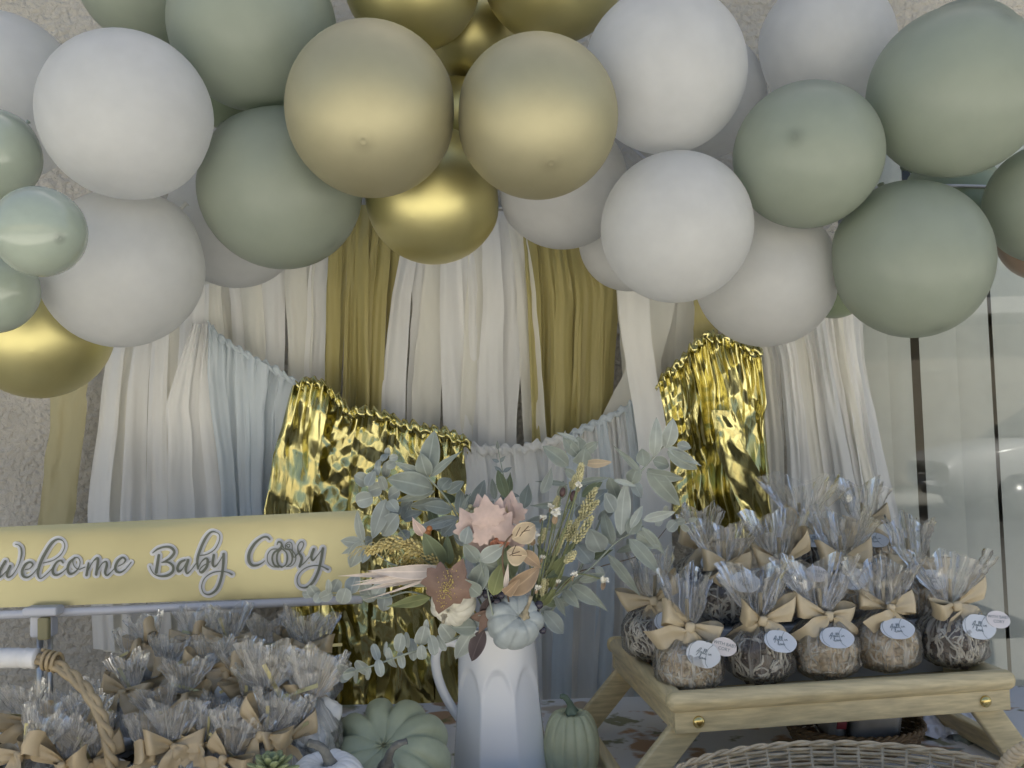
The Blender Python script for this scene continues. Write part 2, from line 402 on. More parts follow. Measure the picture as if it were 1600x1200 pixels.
# ------------------------------------------------------------------ house front with its window
WX0, WX1, WZ0, WZ1 = .752, 3.1, .22, 2.195
house = thing('house', 'pale beige stucco house front behind the balloons and streamers', 'house', (0, 0, 0))
obj('wall', join(box(-9, WX0, 0, .26, -.1, 3.4), box(WX1, 9, 0, .26, -.1, 3.4), box(WX0, WX1, 0, .26, WZ1, 3.4), box(WX0, WX1, 0, .26, -.1, WZ0)), MT['stucco'], house, smooth=False)
obj('roof', join(box(-9.5, 9.5, -.15, 4.5, 3.403, 3.6), box(-9, 9, .26, 4.2, -.1, 3.4)), MT['block'], house, smooth=False)
fr = []
fw_ = .035
fr += [box(WX0 + .002, WX0 + fw_, .012, .075, WZ0 + .002, WZ1 - .002), box(WX1 - fw_, WX1 - .002, .012, .075, WZ0 + .002, WZ1 - .002),
       box(WX0 + fw_ + .001, WX1 - fw_ - .001, .014, .073, WZ1 - fw_, WZ1 - .003), box(WX0 + fw_ + .001, WX1 - fw_ - .001, .014, .073, WZ0 + .003, WZ0 + fw_)]
win = obj('window', join(*fr), MT['frame_dark'], house, smooth=False)
obj('pane', box(WX0 + fw_ - .004, WX1 - fw_ + .004, .038, .043, WZ0 + fw_ - .004, WZ1 - fw_ + .004), MT['glass'], win, smooth=False)
obj('room_shade_sheet', box(WX0 - .3, WX1 + .3, .2605, .265, WZ0 - .1, WZ1 + .1), MT['dark'], house, smooth=False)  # near-black sheet behind the blinds; the unlit room's shade is in its colour
g1 = P(1441, 700, 2.14)[0]; g2 = P(1562, 700, 2.14)[0]; pitch = g2 - g1
for k in range(-5, 12):
    xa, xb = g1 + k * pitch + (.009 if k == 0 else .003), g1 + (k + 1) * pitch - (.009 if k == -1 else .003)
    xa = max(xa, WX0 + .045)
    if xb > WX1 - .02 or xb - xa < .04: continue
    xm = xa + (xb - xa) * (.55 if k % 2 else .45)
    for q, (p0, p1, dy) in enumerate(((xa, xm + .012, 0), (xm, xb, .006))):
        t = np.linspace(0, 1, 9); X = p0 + (p1 - p0) * t; Y = .105 + dy - .012 * np.sin(PI * t) * (1 if q else .6)
        V = np.concatenate([np.stack([X, Y, np.full(9, z)], 1) for z in (WZ0 + .05, WZ1 - .06)])
        obj('blind_slat', (V, gridf(9, 2)), MT['blind'], win)
obj('blind_rail', box(WX0 + .05, WX1 - .05, .09, .135, WZ1 - .058, WZ1 - .037), MT['blind'], win, smooth=False)

# across the street: what the window and the shiny balloons reflect
bl = thing('block_building', 'low tan block building across the street mirrored in the window', 'building', (0, -18, 0))
bw = obj('wall', box(-26, 30, -24, -18, -.1, 3.4), MT['block'], bl, smooth=False)
gr = []
for k in range(1, 12): gr.append(box(-26, 30, -17.999, -17.985, k * .3, k * .3 + .012))
obj('joint', join(*gr), MT['concrete'], bl, smooth=False)['kind'] = 'stuff'
obj('roof', box(-27, 31, -24.5, -17.4, 3.603, 3.95), MT['ink_back'], bl, smooth=False)
car = thing('parked_car', 'white parked car reflected in the window beside the streamers', 'car', (8.4, -11.5, -.11))
def lerp_loft(st, n=17):
    """st: rows (x, half width, z bottom, z top, roundness)"""
    V = []
    for x, hw, zb, zt, e in st:
        a = np.linspace(0, 2 * PI, n, endpoint=False) + .01
        c, s_ = np.cos(a), np.sin(a)
        V.append(np.stack([np.full(n, x), hw * np.sign(c) * np.abs(c) ** e, (zb + zt) / 2 + (zt - zb) / 2 * np.sign(s_) * np.abs(s_) ** e], 1))
    f = gridf(n, len(st), True); f += [tuple(range(n)), tuple(range(n * (len(st) - 1), n * len(st)))]
    return np.concatenate(V), f
cb = lerp_loft([(-2.25, .70, .38, .68, .5), (-2.1, .84, .26, .80, .4), (-1.3, .90, .22, .93, .35), (0, .91, .2, .97, .35), (1.3, .90, .22, .98, .35), (2.1, .84, .28, .96, .4), (2.25, .74, .4, .85, .5)])
obj('body', xf(cb, loc=(8.4, -11.5, -.11), scale=(1, 1, 1.22)), MT['car_white'], car)
gl = lerp_loft([(-1.1, .78, .90, .96, .5), (-.35, .74, .9, 1.36, .5), (.2, .74, .9, 1.42, .5), (1.0, .74, .9, 1.40, .5), (1.75, .76, .9, 1.0, .5)])
obj('window', xf(gl, loc=(8.4, -11.5, -.11), scale=(1, 1, 1.22)), MT['car_glass'], car)
rf = lerp_loft([(-.45, .70, 1.36, 1.40, .6), (.2, .72, 1.40, 1.49, .6), (.9, .72, 1.38, 1.47, .6), (1.25, .7, 1.3, 1.36, .6)])
obj('roof', xf(rf, loc=(8.4, -11.5, -.11), scale=(1, 1, 1.22)), MT['car_white'], car)
for sx in (-1.35, 1.4):
    for sy in (-1, 1):
        w = obj('wheel', xf(lathe([(.001, -.1), (.3, -.1), (.33, -.06), (.33, .06), (.3, .1), (.001, .1)], 20), rot=(PI / 2, 0, 0), loc=(8.4 + sx, -11.5 + sy * .82, .22)), MT['rubber'], car)
        obj('rim', xf(lathe([(.001, -.105), (.2, -.105), (.2, .105), (.001, .105)], 14), rot=(PI / 2, 0, 0), loc=(8.4 + sx, -11.5 + sy * .82, .22)), MT['steel'], w)
for sx, sy in ((-.9, 0), (-.1, 0), (.55, 0), (1.3, 0)):
    pass

# ------------------------------------------------------------------ balloons
def balloon_mesh(nose=True):
    a = list(np.linspace(0, PI, 34)); prof = []
    for t in a:
        z = -math.cos(t); r = math.sin(t)
        if z < -.55: r *= 1 - .16 * ((-.55 - z) / .45) ** 2; z *= 1 + .05 * ((-.55 - z) / .45) ** 2
        if z > 0: z *= 1.02
        prof.append((max(r, .02), z))
    prof = prof[:-1] + [(.001, 1.02)] if not nose else prof[:-1] + [(.062, 1.0190), (.048, 1.0225), (.032, 1.0235), (.016, 1.0205), (.001, 1.0195)]
    return lathe(prof, 56)
def knot_mesh():
    return lathe([(.045, -1.0), (.03, -1.07), (.034, -1.09), (.026, -1.12), (.04, -1.15), (.05, -1.165), (.001, -1.16)], 14)
BM, KM = {}, {}
BAL = [  # letter, material, u, v, radius px, depth, nose pixel, label
 ('white', 198, 181, 138, 1.403, None, 'large white balloon at upper left, in front of its neighbours'),
 ('white', -5, 150, 141, 1.62, None, 'white balloon cut by the upper left picture corner, mostly behind a larger white one'),
 ('sage_gloss', -15, 243, 81, 1.40, None, 'small glossy sage balloon at the left picture edge, uppermost of three small ones'),
 ('sage_gloss', 62, 362, 75, 1.25, (90, 370), 'small shiny sage balloon in front of the lower left white balloon'),
 ('sage_gloss', -12, 452, 75, 1.36, None, 'small sage balloon at the left edge, between the shiny sage one and the gold one'),
 ('white', 193, 419, 129, 1.51, None, 'white balloon above the pale gold hanging streamer, lowest white one at the left'),
 ('gold', 62, 512, 118, 1.627, None, 'chrome gold balloon low at the left, touching the bare stucco'),
 ('sage', 222, -35, 108, 1.66, None, 'sage balloon at the top edge, above the large upper left white balloon'),
 ('sage', 395, 42, 137, 1.52, None, 'large sage balloon at the top, left of the big satin gold balloon'),
 ('sage', 438, 293, 129, 1.55, (515, 377), 'sage balloon hanging below the satin gold one, above cream streamers'),
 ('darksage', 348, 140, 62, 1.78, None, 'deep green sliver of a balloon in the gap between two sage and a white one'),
 ('white', 368, 345, 107, 1.758, None, 'shaded white balloon peeking out behind the low sage balloon, above cream streamers'),
 ('satin', 580, 172, 138, 1.392, (568, 214), 'pale satin gold balloon, the larger and left one of the front gold pair'),
 ('satin', 839, 183, 130, 1.399, (858, 248), 'pale satin gold balloon, the right one of the front gold pair'),
 ('gold', 643, -30, 113, 1.576, None, 'chrome gold balloon cut by the top edge above the left satin gold balloon'),
 ('gold', 865, -48, 118, 1.60, None, 'chrome gold balloon cut by the top edge above the right satin gold balloon'),
 ('gold', 735, 58, 71, 1.744, None, 'small brown gold balloon deep in the gap under the two topmost gold ones'),
 ('gold', 716, 180, 61, 1.74, None, 'shadowed gold balloon in the slit between the two satin gold ones'),
 ('gold', 678, 306, 108, 1.62, None, 'chrome gold balloon hanging lowest in the middle over the white streamers'),
 ('white', 1039, 110, 131, 1.483, None, 'biggest white balloon, directly right of the satin gold pair'),
 ('white', 1102, 150, 99, 1.76, None, 'white balloon mostly hidden behind the biggest white one, its right rim showing'),
 ('white', 1291, 72, 111, 1.65, None, 'white balloon at the top edge with bare stucco on both sides'),
 ('sage', 1262, 243, 118, 1.44, (1246, 215), 'sage balloon, dark nose facing out, between white ones and the largest sage one'),
 ('sage', 1492, 146, 142, 1.44, (1571, 45), 'largest sage balloon, in the upper right corner with its dark nose near the top'),
 ('sage', 1508, 92, 98, 1.72, None, 'dark rim of a sage balloon showing above the largest sage one'),
 ('sage', 1423, 404, 126, 1.468, (1457, 513), 'sage balloon hanging lowest at the right, in front of the window blind'),
 ('sage', 1638, 318, 104, 1.494, None, 'sage balloon cut by the right picture edge'),
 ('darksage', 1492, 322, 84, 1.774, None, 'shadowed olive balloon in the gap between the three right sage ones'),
 ('tan', 1632, 368, 77, 1.652, None, 'brown balloon sliver at the right edge under a sage one'),
 ('white', 1057, 355, 119, 1.44, None, 'white balloon seen whole below the biggest white one'),
 ('white', 876, 284, 105, 1.612, None, 'white balloon tucked behind the right satin gold balloon, over the matte gold streamers'),
 ('white', 984, 375, 80, 1.726, None, 'shaded white balloon whose lower left rim shows beside the matte gold streamers'),
 ('white', 1197, 432, 112, 1.592, None, 'white balloon hanging lowest of the white ones, above the gathered gold foil'),
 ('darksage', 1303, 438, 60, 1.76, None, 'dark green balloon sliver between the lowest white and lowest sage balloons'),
]
BOBJ = []
for i, (mk, u, v, rp, d, nose, lab) in enumerate(BAL):
    if mk not in KM:
        for f_ in (True, False): BM[mk, f_] = mesh('balloon', *balloon_mesh(f_), MT[mk] if f_ else mat('latex_plain', PLAIN[MT[mk].name][0], PLAIN[MT[mk].name][1], PLAIN[MT[mk].name][2], var=.035, scale=3.0, spec=PLAIN[MT[mk].name][3], trans=PLAIN[MT[mk].name][4]))
        KM[mk] = mesh('knot', *knot_mesh(), MT[mk])
    c = P(u, v, d); r = M(rp, d)
    ray = (c - CAM) / np.linalg.norm(c - CAM)
    offc = math.hypot(u - 800, v - 600) / F
    r *= 1 / math.sqrt(1 + offc * offc * .55) * 1.0
    d_ = np.linalg.norm(c - CAM); 
    rr = np.cross(ray, [0, 0, 1]); rr /= np.linalg.norm(rr); uu = np.cross(rr, ray)
    if nose:
        a, b = (nose[0] - u) / rp, (v - nose[1]) / rp
    else:
        a, b = rnd.uniform(-.75, .75), rnd.uniform(-.9, -.2)
    k = min(.97, math.hypot(a, b)); 
    n_ = a * rr + b * uu - math.sqrt(max(.02, 1 - a * a - b * b)) * ray
    q = Vector(n_).to_track_quat('Z', 'Y')
    o = bpy.data.objects.new('balloon', BM[mk, nose is not None].copy()); link(o)
    o.location = c; o.rotation_mode = 'QUATERNION'; o.rotation_quaternion = q
    o.scale = (r * rnd.uniform(.985, 1.01), r * rnd.uniform(.985, 1.01), r * rnd.uniform(.99, 1.035))
    tag(o, lab, 'balloon', 'balloons of the garland')
    BOBJ.append((o, c, r))
    kk = bpy.data.objects.new('knot', KM[mk]); link(kk, o)

# balloons press each other flat where they touch
for i, (o, c, r) in enumerate(BOBJ):
    me = o.data; n = len(me.vertices); v = np.empty(n * 3); me.vertices.foreach_get('co', v); v = v.reshape(-1, 3)
    R_ = np.array(o.rotation_quaternion.to_matrix()); sc = np.array(o.scale)
    w = (v * sc) @ R_.T
    for j, (o2, c2, r2) in enumerate(BOBJ):
        if i == j: continue
        dv = c2 - c; D = np.linalg.norm(dv)
        if D > (r + r2) * 1.01: continue
        nn = dv / D; t = (D * D + r * r - r2 * r2) / (2 * D) - .001
        s_ = w @ nn; k = s_ - (t - .012)
        push = np.where(k > 0, np.where(k < .024, k * k / .048, k - .012), 0)
        w -= push[:, None] * nn
    v = (w @ R_) / sc
    me.vertices.foreach_set('co', v.ravel()); me.update()

# ------------------------------------------------------------------ streamers
def poly_at(pl, s):
    pl = np.asarray(pl, float); L = np.concatenate([[0], np.cumsum(np.hypot(*np.diff(pl, axis=0).T))]); L /= L[-1]
    return np.stack([np.interp(s, L, pl[:, 0]), np.interp(s, L, pl[:, 1])], -1)
def fringe(name, label, cat, group, rows, n, mats, d, seed, ov=.25, jit=.25, amp=.006, nfold=.55, part='streamer', nu=19, nv=44,
           crk=0.0, crf=16, ragged=8, ruffle=None, dl=.007, topjit=0):
    """rows: polylines in the photo from the top edge to the bottom edge; strips hang between them"""
    r = random.Random(seed); nr = len(rows)
    base = Vector(P(*poly_at(rows[0], .5), d))
    t = thing(name, label, cat, base, group)
    for i in range(n):
        mt = MT[mats[i % len(mats)]]
        s0, s1 = i / n, (i + 1) / n; w = 1 / n
        j0 = r.uniform(-jit, jit) * w
        ends = []
        for k in range(nr):
            a = s0 - ov * w * r.uniform(.4, 1.2) * (.5 + .5 * k / max(1, nr - 1)) + (j0 * k / max(1, nr - 1)); b = s1 + ov * w * r.uniform(.4, 1.2) * (.5 + .5 * k / max(1, nr - 1)) + (j0 * k / max(1, nr - 1))
            ends.append((a, b))
        sgrid = np.linspace(0, 1, nu)
        rowpts = []
        for k in range(nr):
            ss = ends[k][0] + (ends[k][1] - ends[k][0]) * sgrid
            pt = poly_at(rows[k], np.clip(ss, 0, 1))
            pl = np.asarray(rows[k], float)
            # go on past the ends of the line
            for side, idx, nb in ((0, 0, 1), (1, -1, -2)):
                ex = (ss < 0) if side == 0 else (ss > 1)
                L = np.hypot(*np.diff(pl, axis=0).T).sum()
                dr = pl[idx] - pl[nb]; dr = dr / np.linalg.norm(dr) * L
                over = (-ss if side == 0 else ss - 1)
                pt[ex] = pl[idx] + dr * over[ex][:, None] * .6
            if k == nr - 1: pt[:, 1] += r.uniform(-ragged, ragged)
            if k == 0 and topjit: pt[:, 1] += r.uniform(-topjit, topjit)
            rowpts.append(pt)
        R_ = np.stack(rowpts)                      # nr, nu, 2
        tt = np.linspace(0, nr - 1, nv)
        ii = np.minimum(tt.astype(int), nr - 2); ff = (tt - ii)[:, None, None]
        UV = R_[ii] * (1 - ff) + R_[ii + 1] * ff   # nv, nu, 2
        T = np.linspace(0, 1, nv)[:, None] * np.ones((1, nu)); Sg = np.ones((nv, 1)) * sgrid[None]
        # edges wander a little
        wob = (vn(T * 5, Sg * 0 + i * 3.1, seed) * .16 + vn(T * 13, Sg * 0 + i * 3.1, seed + 5) * .05)
        wpx = np.abs(UV[:, -1, 0] - UV[:, 0, 0]).mean()
        UV[..., 0] += wob * wpx
        ph = r.uniform(0, 6.28); fq = nfold * r.uniform(.7, 1.3)
        warp = vn(T * 2.2 + i, Sg * 1.5, seed + i) * .8
        fold = np.sin(2 * PI * (fq * (Sg + warp * .25) ) + ph) * (.55 + .6 * T) * amp
        fold += vn(T * 3 + 9 * i, Sg * 4, seed + 11) * amp * 1.4
        fold += (tri(Sg * fq * 1.3 + warp * .8 + ph + .25 * T)) * amp * .28 * (.4 + vn(T * 2, Sg * 2 + i, seed + 3) + .5)
        if ruffle:
            g = np.exp(-T * ruffle)
            fold = fold * (1 - .6 * g) + np.sin(2 * PI * Sg * fq * 3.2 + ph + 3 * vn(Sg * 6, T * 2, i)) * amp * 1.1 * g
        fold += .0022 * crumple(T * 1.3 + i, Sg * .35, seed + i * 3, 2.6, 3, warp=.4)
        D = d + ((i * 2) % 3 - 1) * dl + r.uniform(-.002, .002) + fold
        if crk:
            X = UV[..., 0] / 1000; Y = UV[..., 1] / 1350
            D = D + crk * crumple(X * 1.0 + i * .37, Y, seed + i * 7, crf, 5, -1.2, 1.2, .3)
            D = D + crk * .07 * crumple(X + 7, Y + i, seed + i * 5, 34, 3, -1.3, 1.3, .4)
            UV = UV + np.stack([crumple(X + 3, Y, seed + i, crf, 3, warp=.3), crumple(X, Y + 5, seed + i + 50, crf, 3, warp=.3)], -1) * 3.5
        V = P(UV[..., 0].ravel(), UV[..., 1].ravel(), D.ravel())
        obj(part, (V, gridf(nu, nv)), mt, t)
    return t
def header(t, pl, d, mt, rpx, seed, n=None):
    """the gathered heading along the cord a garland hangs from"""
    pl = np.asarray(pl, float); L = np.hypot(*np.diff(pl, axis=0).T).sum(); n = n or int(L / 2.2)
    s = np.linspace(0, 1, n); c = poly_at(pl, s); nv = 11
    a = np.linspace(-1.2, 1.5, nv)
    A, Sx = np.meshgrid(a, s); 
    rp = rpx * (1 + .75 * vn(Sx * L / 6.5, A * 1.3, seed) + .4 * np.sin(Sx * L / 2.6 + 2 * A))
    U = c[:, 0][:, None] + vn(Sx * L / 5, A, seed + 3) * rpx * .7; Vv = c[:, 1][:, None] - rp * np.sin(A * 1.0) * 1.0 + rpx * .4
    D = d - M(rp, d) * np.cos(A) * .9 + .004
    V = P(U.ravel(), Vv.ravel(), D.ravel())
    return obj('gathered_heading', (V, gridf(nv, n)), mt, t)

SG = 'plastic streamers of the backdrop'
fringe('streamer_curtain', 'cream streamers crossing each other above the pale blue swag', 'streamers', SG,
       [[(305, 330), (520, 330)], [(310, 450), (512, 450)], [(330, 700), (512, 640)]], 9, ['film_cream', 'film_cream', 'film_white'], 1.945, 3, ov=.42, jit=.9)
fringe('streamer_curtain', 'matte gold streamers left of the broad white ones, under the sage balloon', 'streamers', SG,
       [[(520, 320), (628, 320)], [(512, 460), (620, 460)], [(508, 720), (612, 720)]], 8, ['film_gold'], 1.935, 5, ov=.5, jit=.8, amp=.008)
fringe('streamer_curtain', 'broad white streamers in the middle under the lowest gold balloon', 'streamers', SG,
       [[(640, 330), (812, 330)], [(618, 460), (832, 460)], [(606, 600), (838, 600)], [(600, 760), (845, 760)]], 9, ['film_white', 'film_white', 'film_cream'], 1.93, 8, ov=.45, jit=.8, amp=.007)
fringe('streamer_curtain', 'matte gold streamers right of the broad white ones, over the pale swag', 'streamers', SG,
       [[(818, 340), (945, 340)], [(830, 460), (968, 460)], [(838, 740), (950, 720)]], 9, ['film_gold'], 1.94, 13, ov=.5, jit=.8, amp=.008)
fringe('streamer_curtain', 'cream streamers under the whole white balloon, one swept aside to the left', 'streamers', SG,
       [[(960, 400), (1100, 400)], [(972, 520), (1085, 520)], [(985, 760), (1075, 760)]], 4, ['film_cream'], 1.93, 17, ov=.4, jit=.5)
# the strip swept aside
fringe('streamer', 'single cream streamer pulled slantwise beside the right matte gold streamers', 'streamer', None,
       [[(985, 440), (1062, 440)], [(975, 560), (1030, 590)], [(925, 686), (990, 676)]], 1, ['film_cream'], 1.905, 19, ov=0, amp=.004)
fringe('streamer_curtain', 'white and cream streamers flaring down beside the window, right of the foil', 'streamers', SG,
       [[(1150, 430), (1345, 430)], [(1188, 560), (1352, 560)], [(1195, 700), (1380, 700)], [(1195, 860), (1418, 850)]], 11, ['film_cream', 'film_white', 'film_grey', 'film_white'], 1.93, 23, ov=.4, jit=.7, amp=.008)
fringe('streamer_curtain', 'white streamers hanging behind the left half of the gold sign', 'streamers', SG,
       [[(185, 470), (345, 440)], [(160, 600), (345, 600)], [(140, 800), (350, 800)], [(150, 1015), (345, 1040)]], 8, ['film_white', 'film_cream', 'film_white'], 1.90, 29, ov=.3, jit=.7, amp=.007)
fringe('streamer', 'single pale gold streamer on bare stucco under the chrome gold balloon', 'streamer', None,
       [[(85, 540), (150, 540)], [(80, 640), (140, 640)], [(66, 850), (130, 850)]], 1, ['film_gold_pale'], 1.95, 31, ov=0, amp=.006, crk=.006, crf=14)
fringe('streamer', 'small matte gold streamer just above the right foil fan', 'streamer', None,
       [[(1085, 440), (1120, 440)], [(1082, 540), (1122, 540)]], 1, ['film_gold'], 1.90, 33, ov=0, amp=.004)
SW = 'gathered garland sections'
pl = [(326, 506), (345, 527), (400, 560), (466, 597)]
t = fringe('swag', 'pale blue gathered streamers left of the gold foil', 'streamers', SW,
       [pl, [(330, 620), (450, 660)], [(345, 760), (440, 790)], [(352, 900), (440, 900)]], 6, ['film_blue'], 1.865, 37, ov=.4, jit=.3, ruffle=9, amp=.007)
header(t, pl, 1.86, MT['film_blue'], 6.5, 5)
fringe('swag', 'white gathered streamers left of the pale blue ones', 'streamers', SW,
       [[(300, 505), (332, 508)], [(262, 640), (345, 640)], [(270, 800), (366, 800)], [(275, 960), (372, 960)]], 3, ['film_white'], 1.87, 41, ov=.3, ruffle=6)
pl = [(463, 602), (480, 594), (503, 597), (522, 616), (545, 640), (572, 642), (600, 647), (625, 660), (652, 667), (680, 674), (705, 678), (736, 694)]
t = fringe('foil_swag', 'wide crinkled gold foil streamers left of and behind the bouquet', 'foil', SW,
       [pl, [(432, 715), (733, 760)], [(420, 820), (728, 840)], [(470, 980), (715, 980)], [(480, 1230), (712, 1230)]], 5, ['foil'], 1.85, 43, ov=.2, jit=.12, amp=.009, nfold=1.1,
       part='foil_strip', nu=64, nv=150, crk=.018, crf=7.5, ruffle=16, dl=.012)
header(t, pl, 1.84, MT['foil'], 9, 9)
pl = [(728, 697), (760, 700), (800, 701), (850, 692), (886, 680)]
t = fringe('swag', 'white gathered streamers in the middle behind the bouquet', 'streamers', SW,
       [pl, [(730, 820), (890, 820)], [(726, 1200), (900, 1200)]], 6, ['film_white', 'film_grey', 'film_white'], 1.86, 47, ov=.35, ruffle=9)
header(t, pl, 1.853, MT['film_white'], 7.5, 15)
pl = [(884, 680), (920, 664), (960, 646), (992, 628)]
t = fringe('swag', 'pale blue gathered streamers behind the right side of the bouquet', 'streamers', SW,
       [pl, [(890, 780), (1010, 780)], [(868, 960), (1025, 960)], [(860, 1190), (1010, 1190)]], 7, ['film_blue', 'film_white', 'film_grey'], 1.855, 53, ov=.3, ruffle=9)
header(t, pl, 1.85, MT['film_blue'], 6.5, 21)
fringe('streamer', 'broad cream white streamer between the pale blue swag and the right foil', 'streamer', None,
       [[(960, 440), (1010, 440)], [(980, 560), (1026, 560)], [(998, 720), (1048, 720)], [(1010, 1000), (1060, 1000)], [(1012, 1128), (1062, 1125)]], 1, ['film_white'], 1.835, 59, ov=0, amp=.005)
pl = [(1024, 604), (1042, 582), (1062, 566), (1082, 538), (1106, 522), (1136, 528), (1162, 540), (1190, 548)]
t = fringe('foil_swag', 'fan of crinkled gold foil streamers above the candy apples', 'foil', SW,
       [pl, [(1035, 660), (1110, 640), (1192, 640)], [(1044, 720), (1110, 700), (1196, 690)], [(1062, 842), (1110, 850), (1200, 836)]], 5, ['foil'], 1.845, 61, ov=.2, jit=.3, amp=.010, nfold=1.0,
       part='foil_strip', nu=54, nv=110, crk=.018, crf=8.5, ruffle=10, dl=.012)
header(t, pl, 1.835, MT['foil'], 9, 25)
fringe('foil_streamer', 'loose gold foil streamer slanting down right in front of the foil fan', 'foil', None,
       [[(1110, 640), (1140, 640)], [(1120, 690), (1158, 680)], [(1150, 770), (1198, 750)], [(1176, 842), (1216, 812)]], 1, ['foil'], 1.80, 67, ov=0, part='foil_strip', nu=30, nv=70, amp=.008, crk=.012, crf=8)
fringe('foil_streamer', 'short cut end of a gold foil streamer showing under the wooden tray', 'foil', None,
       [[(1070, 1040), (1092, 1040)], [(1070, 1158), (1092, 1156)]], 1, ['foil'], 1.82, 71, ov=0, part='foil_strip', nu=14, nv=40, amp=.004, crk=.008, crf=18, ragged=0)

tag(obj('hanging_cord', tube(catmull([P(-60, 470, 1.955), P(185, 430, 1.945), P(305, 329, 1.955), P(640, 326, 1.945), P(960, 335, 1.95), P(1150, 428, 1.945), P(1360, 428, 1.95)], 60), .0022, 6), MT['film_white']), 'thin cord behind the balloons that the streamers hang from', 'cord')
tag(obj('balloon_tape', tube(catmull([P(-40, 330, 1.72), P(200, 300, 1.70), P(420, 170, 1.70), P(690, 170, 1.78), P(900, 170, 1.70), P(1080, 300, 1.70), P(1250, 300, 1.70), P(1480, 290, 1.68), P(1680, 300, 1.66)], 80), .003, 6), MT['acrylic']), 'clear strip in the middle of the balloon garland holding the balloons together', 'strip')
# ------------------------------------------------------------------ sign
BD = 1.50
bc = Pv(280, 875, BD)
sign = thing('sign', 'gold sign with script lettering Welcome Baby Cory on a clear stand', 'sign', bc)
nu, nv = 60, 24
Sg, T = np.meshgrid(np.linspace(0, 1, nu), np.linspace(0, 1, nv))
U = -260 + (563 + 260) * Sg; top = 823.5 - (U + 0) * .0465; bot = 949.5 - U * .0345
V_ = top + (bot - top) * T
curl = .006 * np.exp(-T * 6) + .003 * np.sin(Sg * 9) * T + .0022 * vn(Sg * 14, T * 2, 5)
V = P(U.ravel(), V_.ravel(), (BD + curl).ravel())
obj('paper', (V, gridf(nu, nv)), MT['banner'], sign)
def on_sign(u, v, lift):
    top = 823.5 - u * .0465; bot = 949.5 - u * .0345; t = np.clip((v - top) / (bot - top), 0, 1); s = (u + 260) / 823
    c = .006 * np.exp(-t * 6) + .003 * np.sin(s * 9) * t + .0022 * vn(s * 14, t * 2, 5)
    return P(u, v, BD + c - lift)
def stroke(pts, w, z, lift, extra=0):
    ox, oy, sc = z
    p = catmull(pts, max(24, len(pts) * 8)); u = ox + p[:, 0] / sc; v = oy + p[:, 1] / sc; n = len(u)
    ww = np.interp(np.linspace(0, 1, n), np.linspace(0, 1, len(w)), w) / 2 + extra
    du, dv = np.gradient(u), np.gradient(v); L = np.maximum(np.hypot(du, dv), 1e-6); du, dv = du / L, dv / L
    lf = lift + np.linspace(0, .0004, n)
    A = on_sign(u - dv * ww, v + du * ww, lf); B = on_sign(u + dv * ww, v - du * ww, lf)
    Vv = np.empty((2 * n, 3)); Vv[0::2] = A; Vv[1::2] = B
    fs = [(2 * i, 2 * i + 1, 2 * i + 3, 2 * i + 2) for i in range(n - 1)]
    for e, sgn in ((0, -1), (n - 1, 1)):            # round ends
        a = np.linspace(0, 2 * PI, 15)[:-1]
        cu, cv = u[e] + ww[e] * np.cos(a), v[e] + ww[e] * np.sin(a)
        b = len(Vv); Vv = np.concatenate([Vv, on_sign(cu, cv, np.full(14, lf[e] + .00003 * sgn))]); fs.append(tuple(range(b, b + 14)))
    return Vv, fs
Z1, Z2, Z3 = (0, 820, 7.273), (200, 820, 7.273), (360, 810, 8.0)
th, md, tn = 4.2, 3.0, 1.5
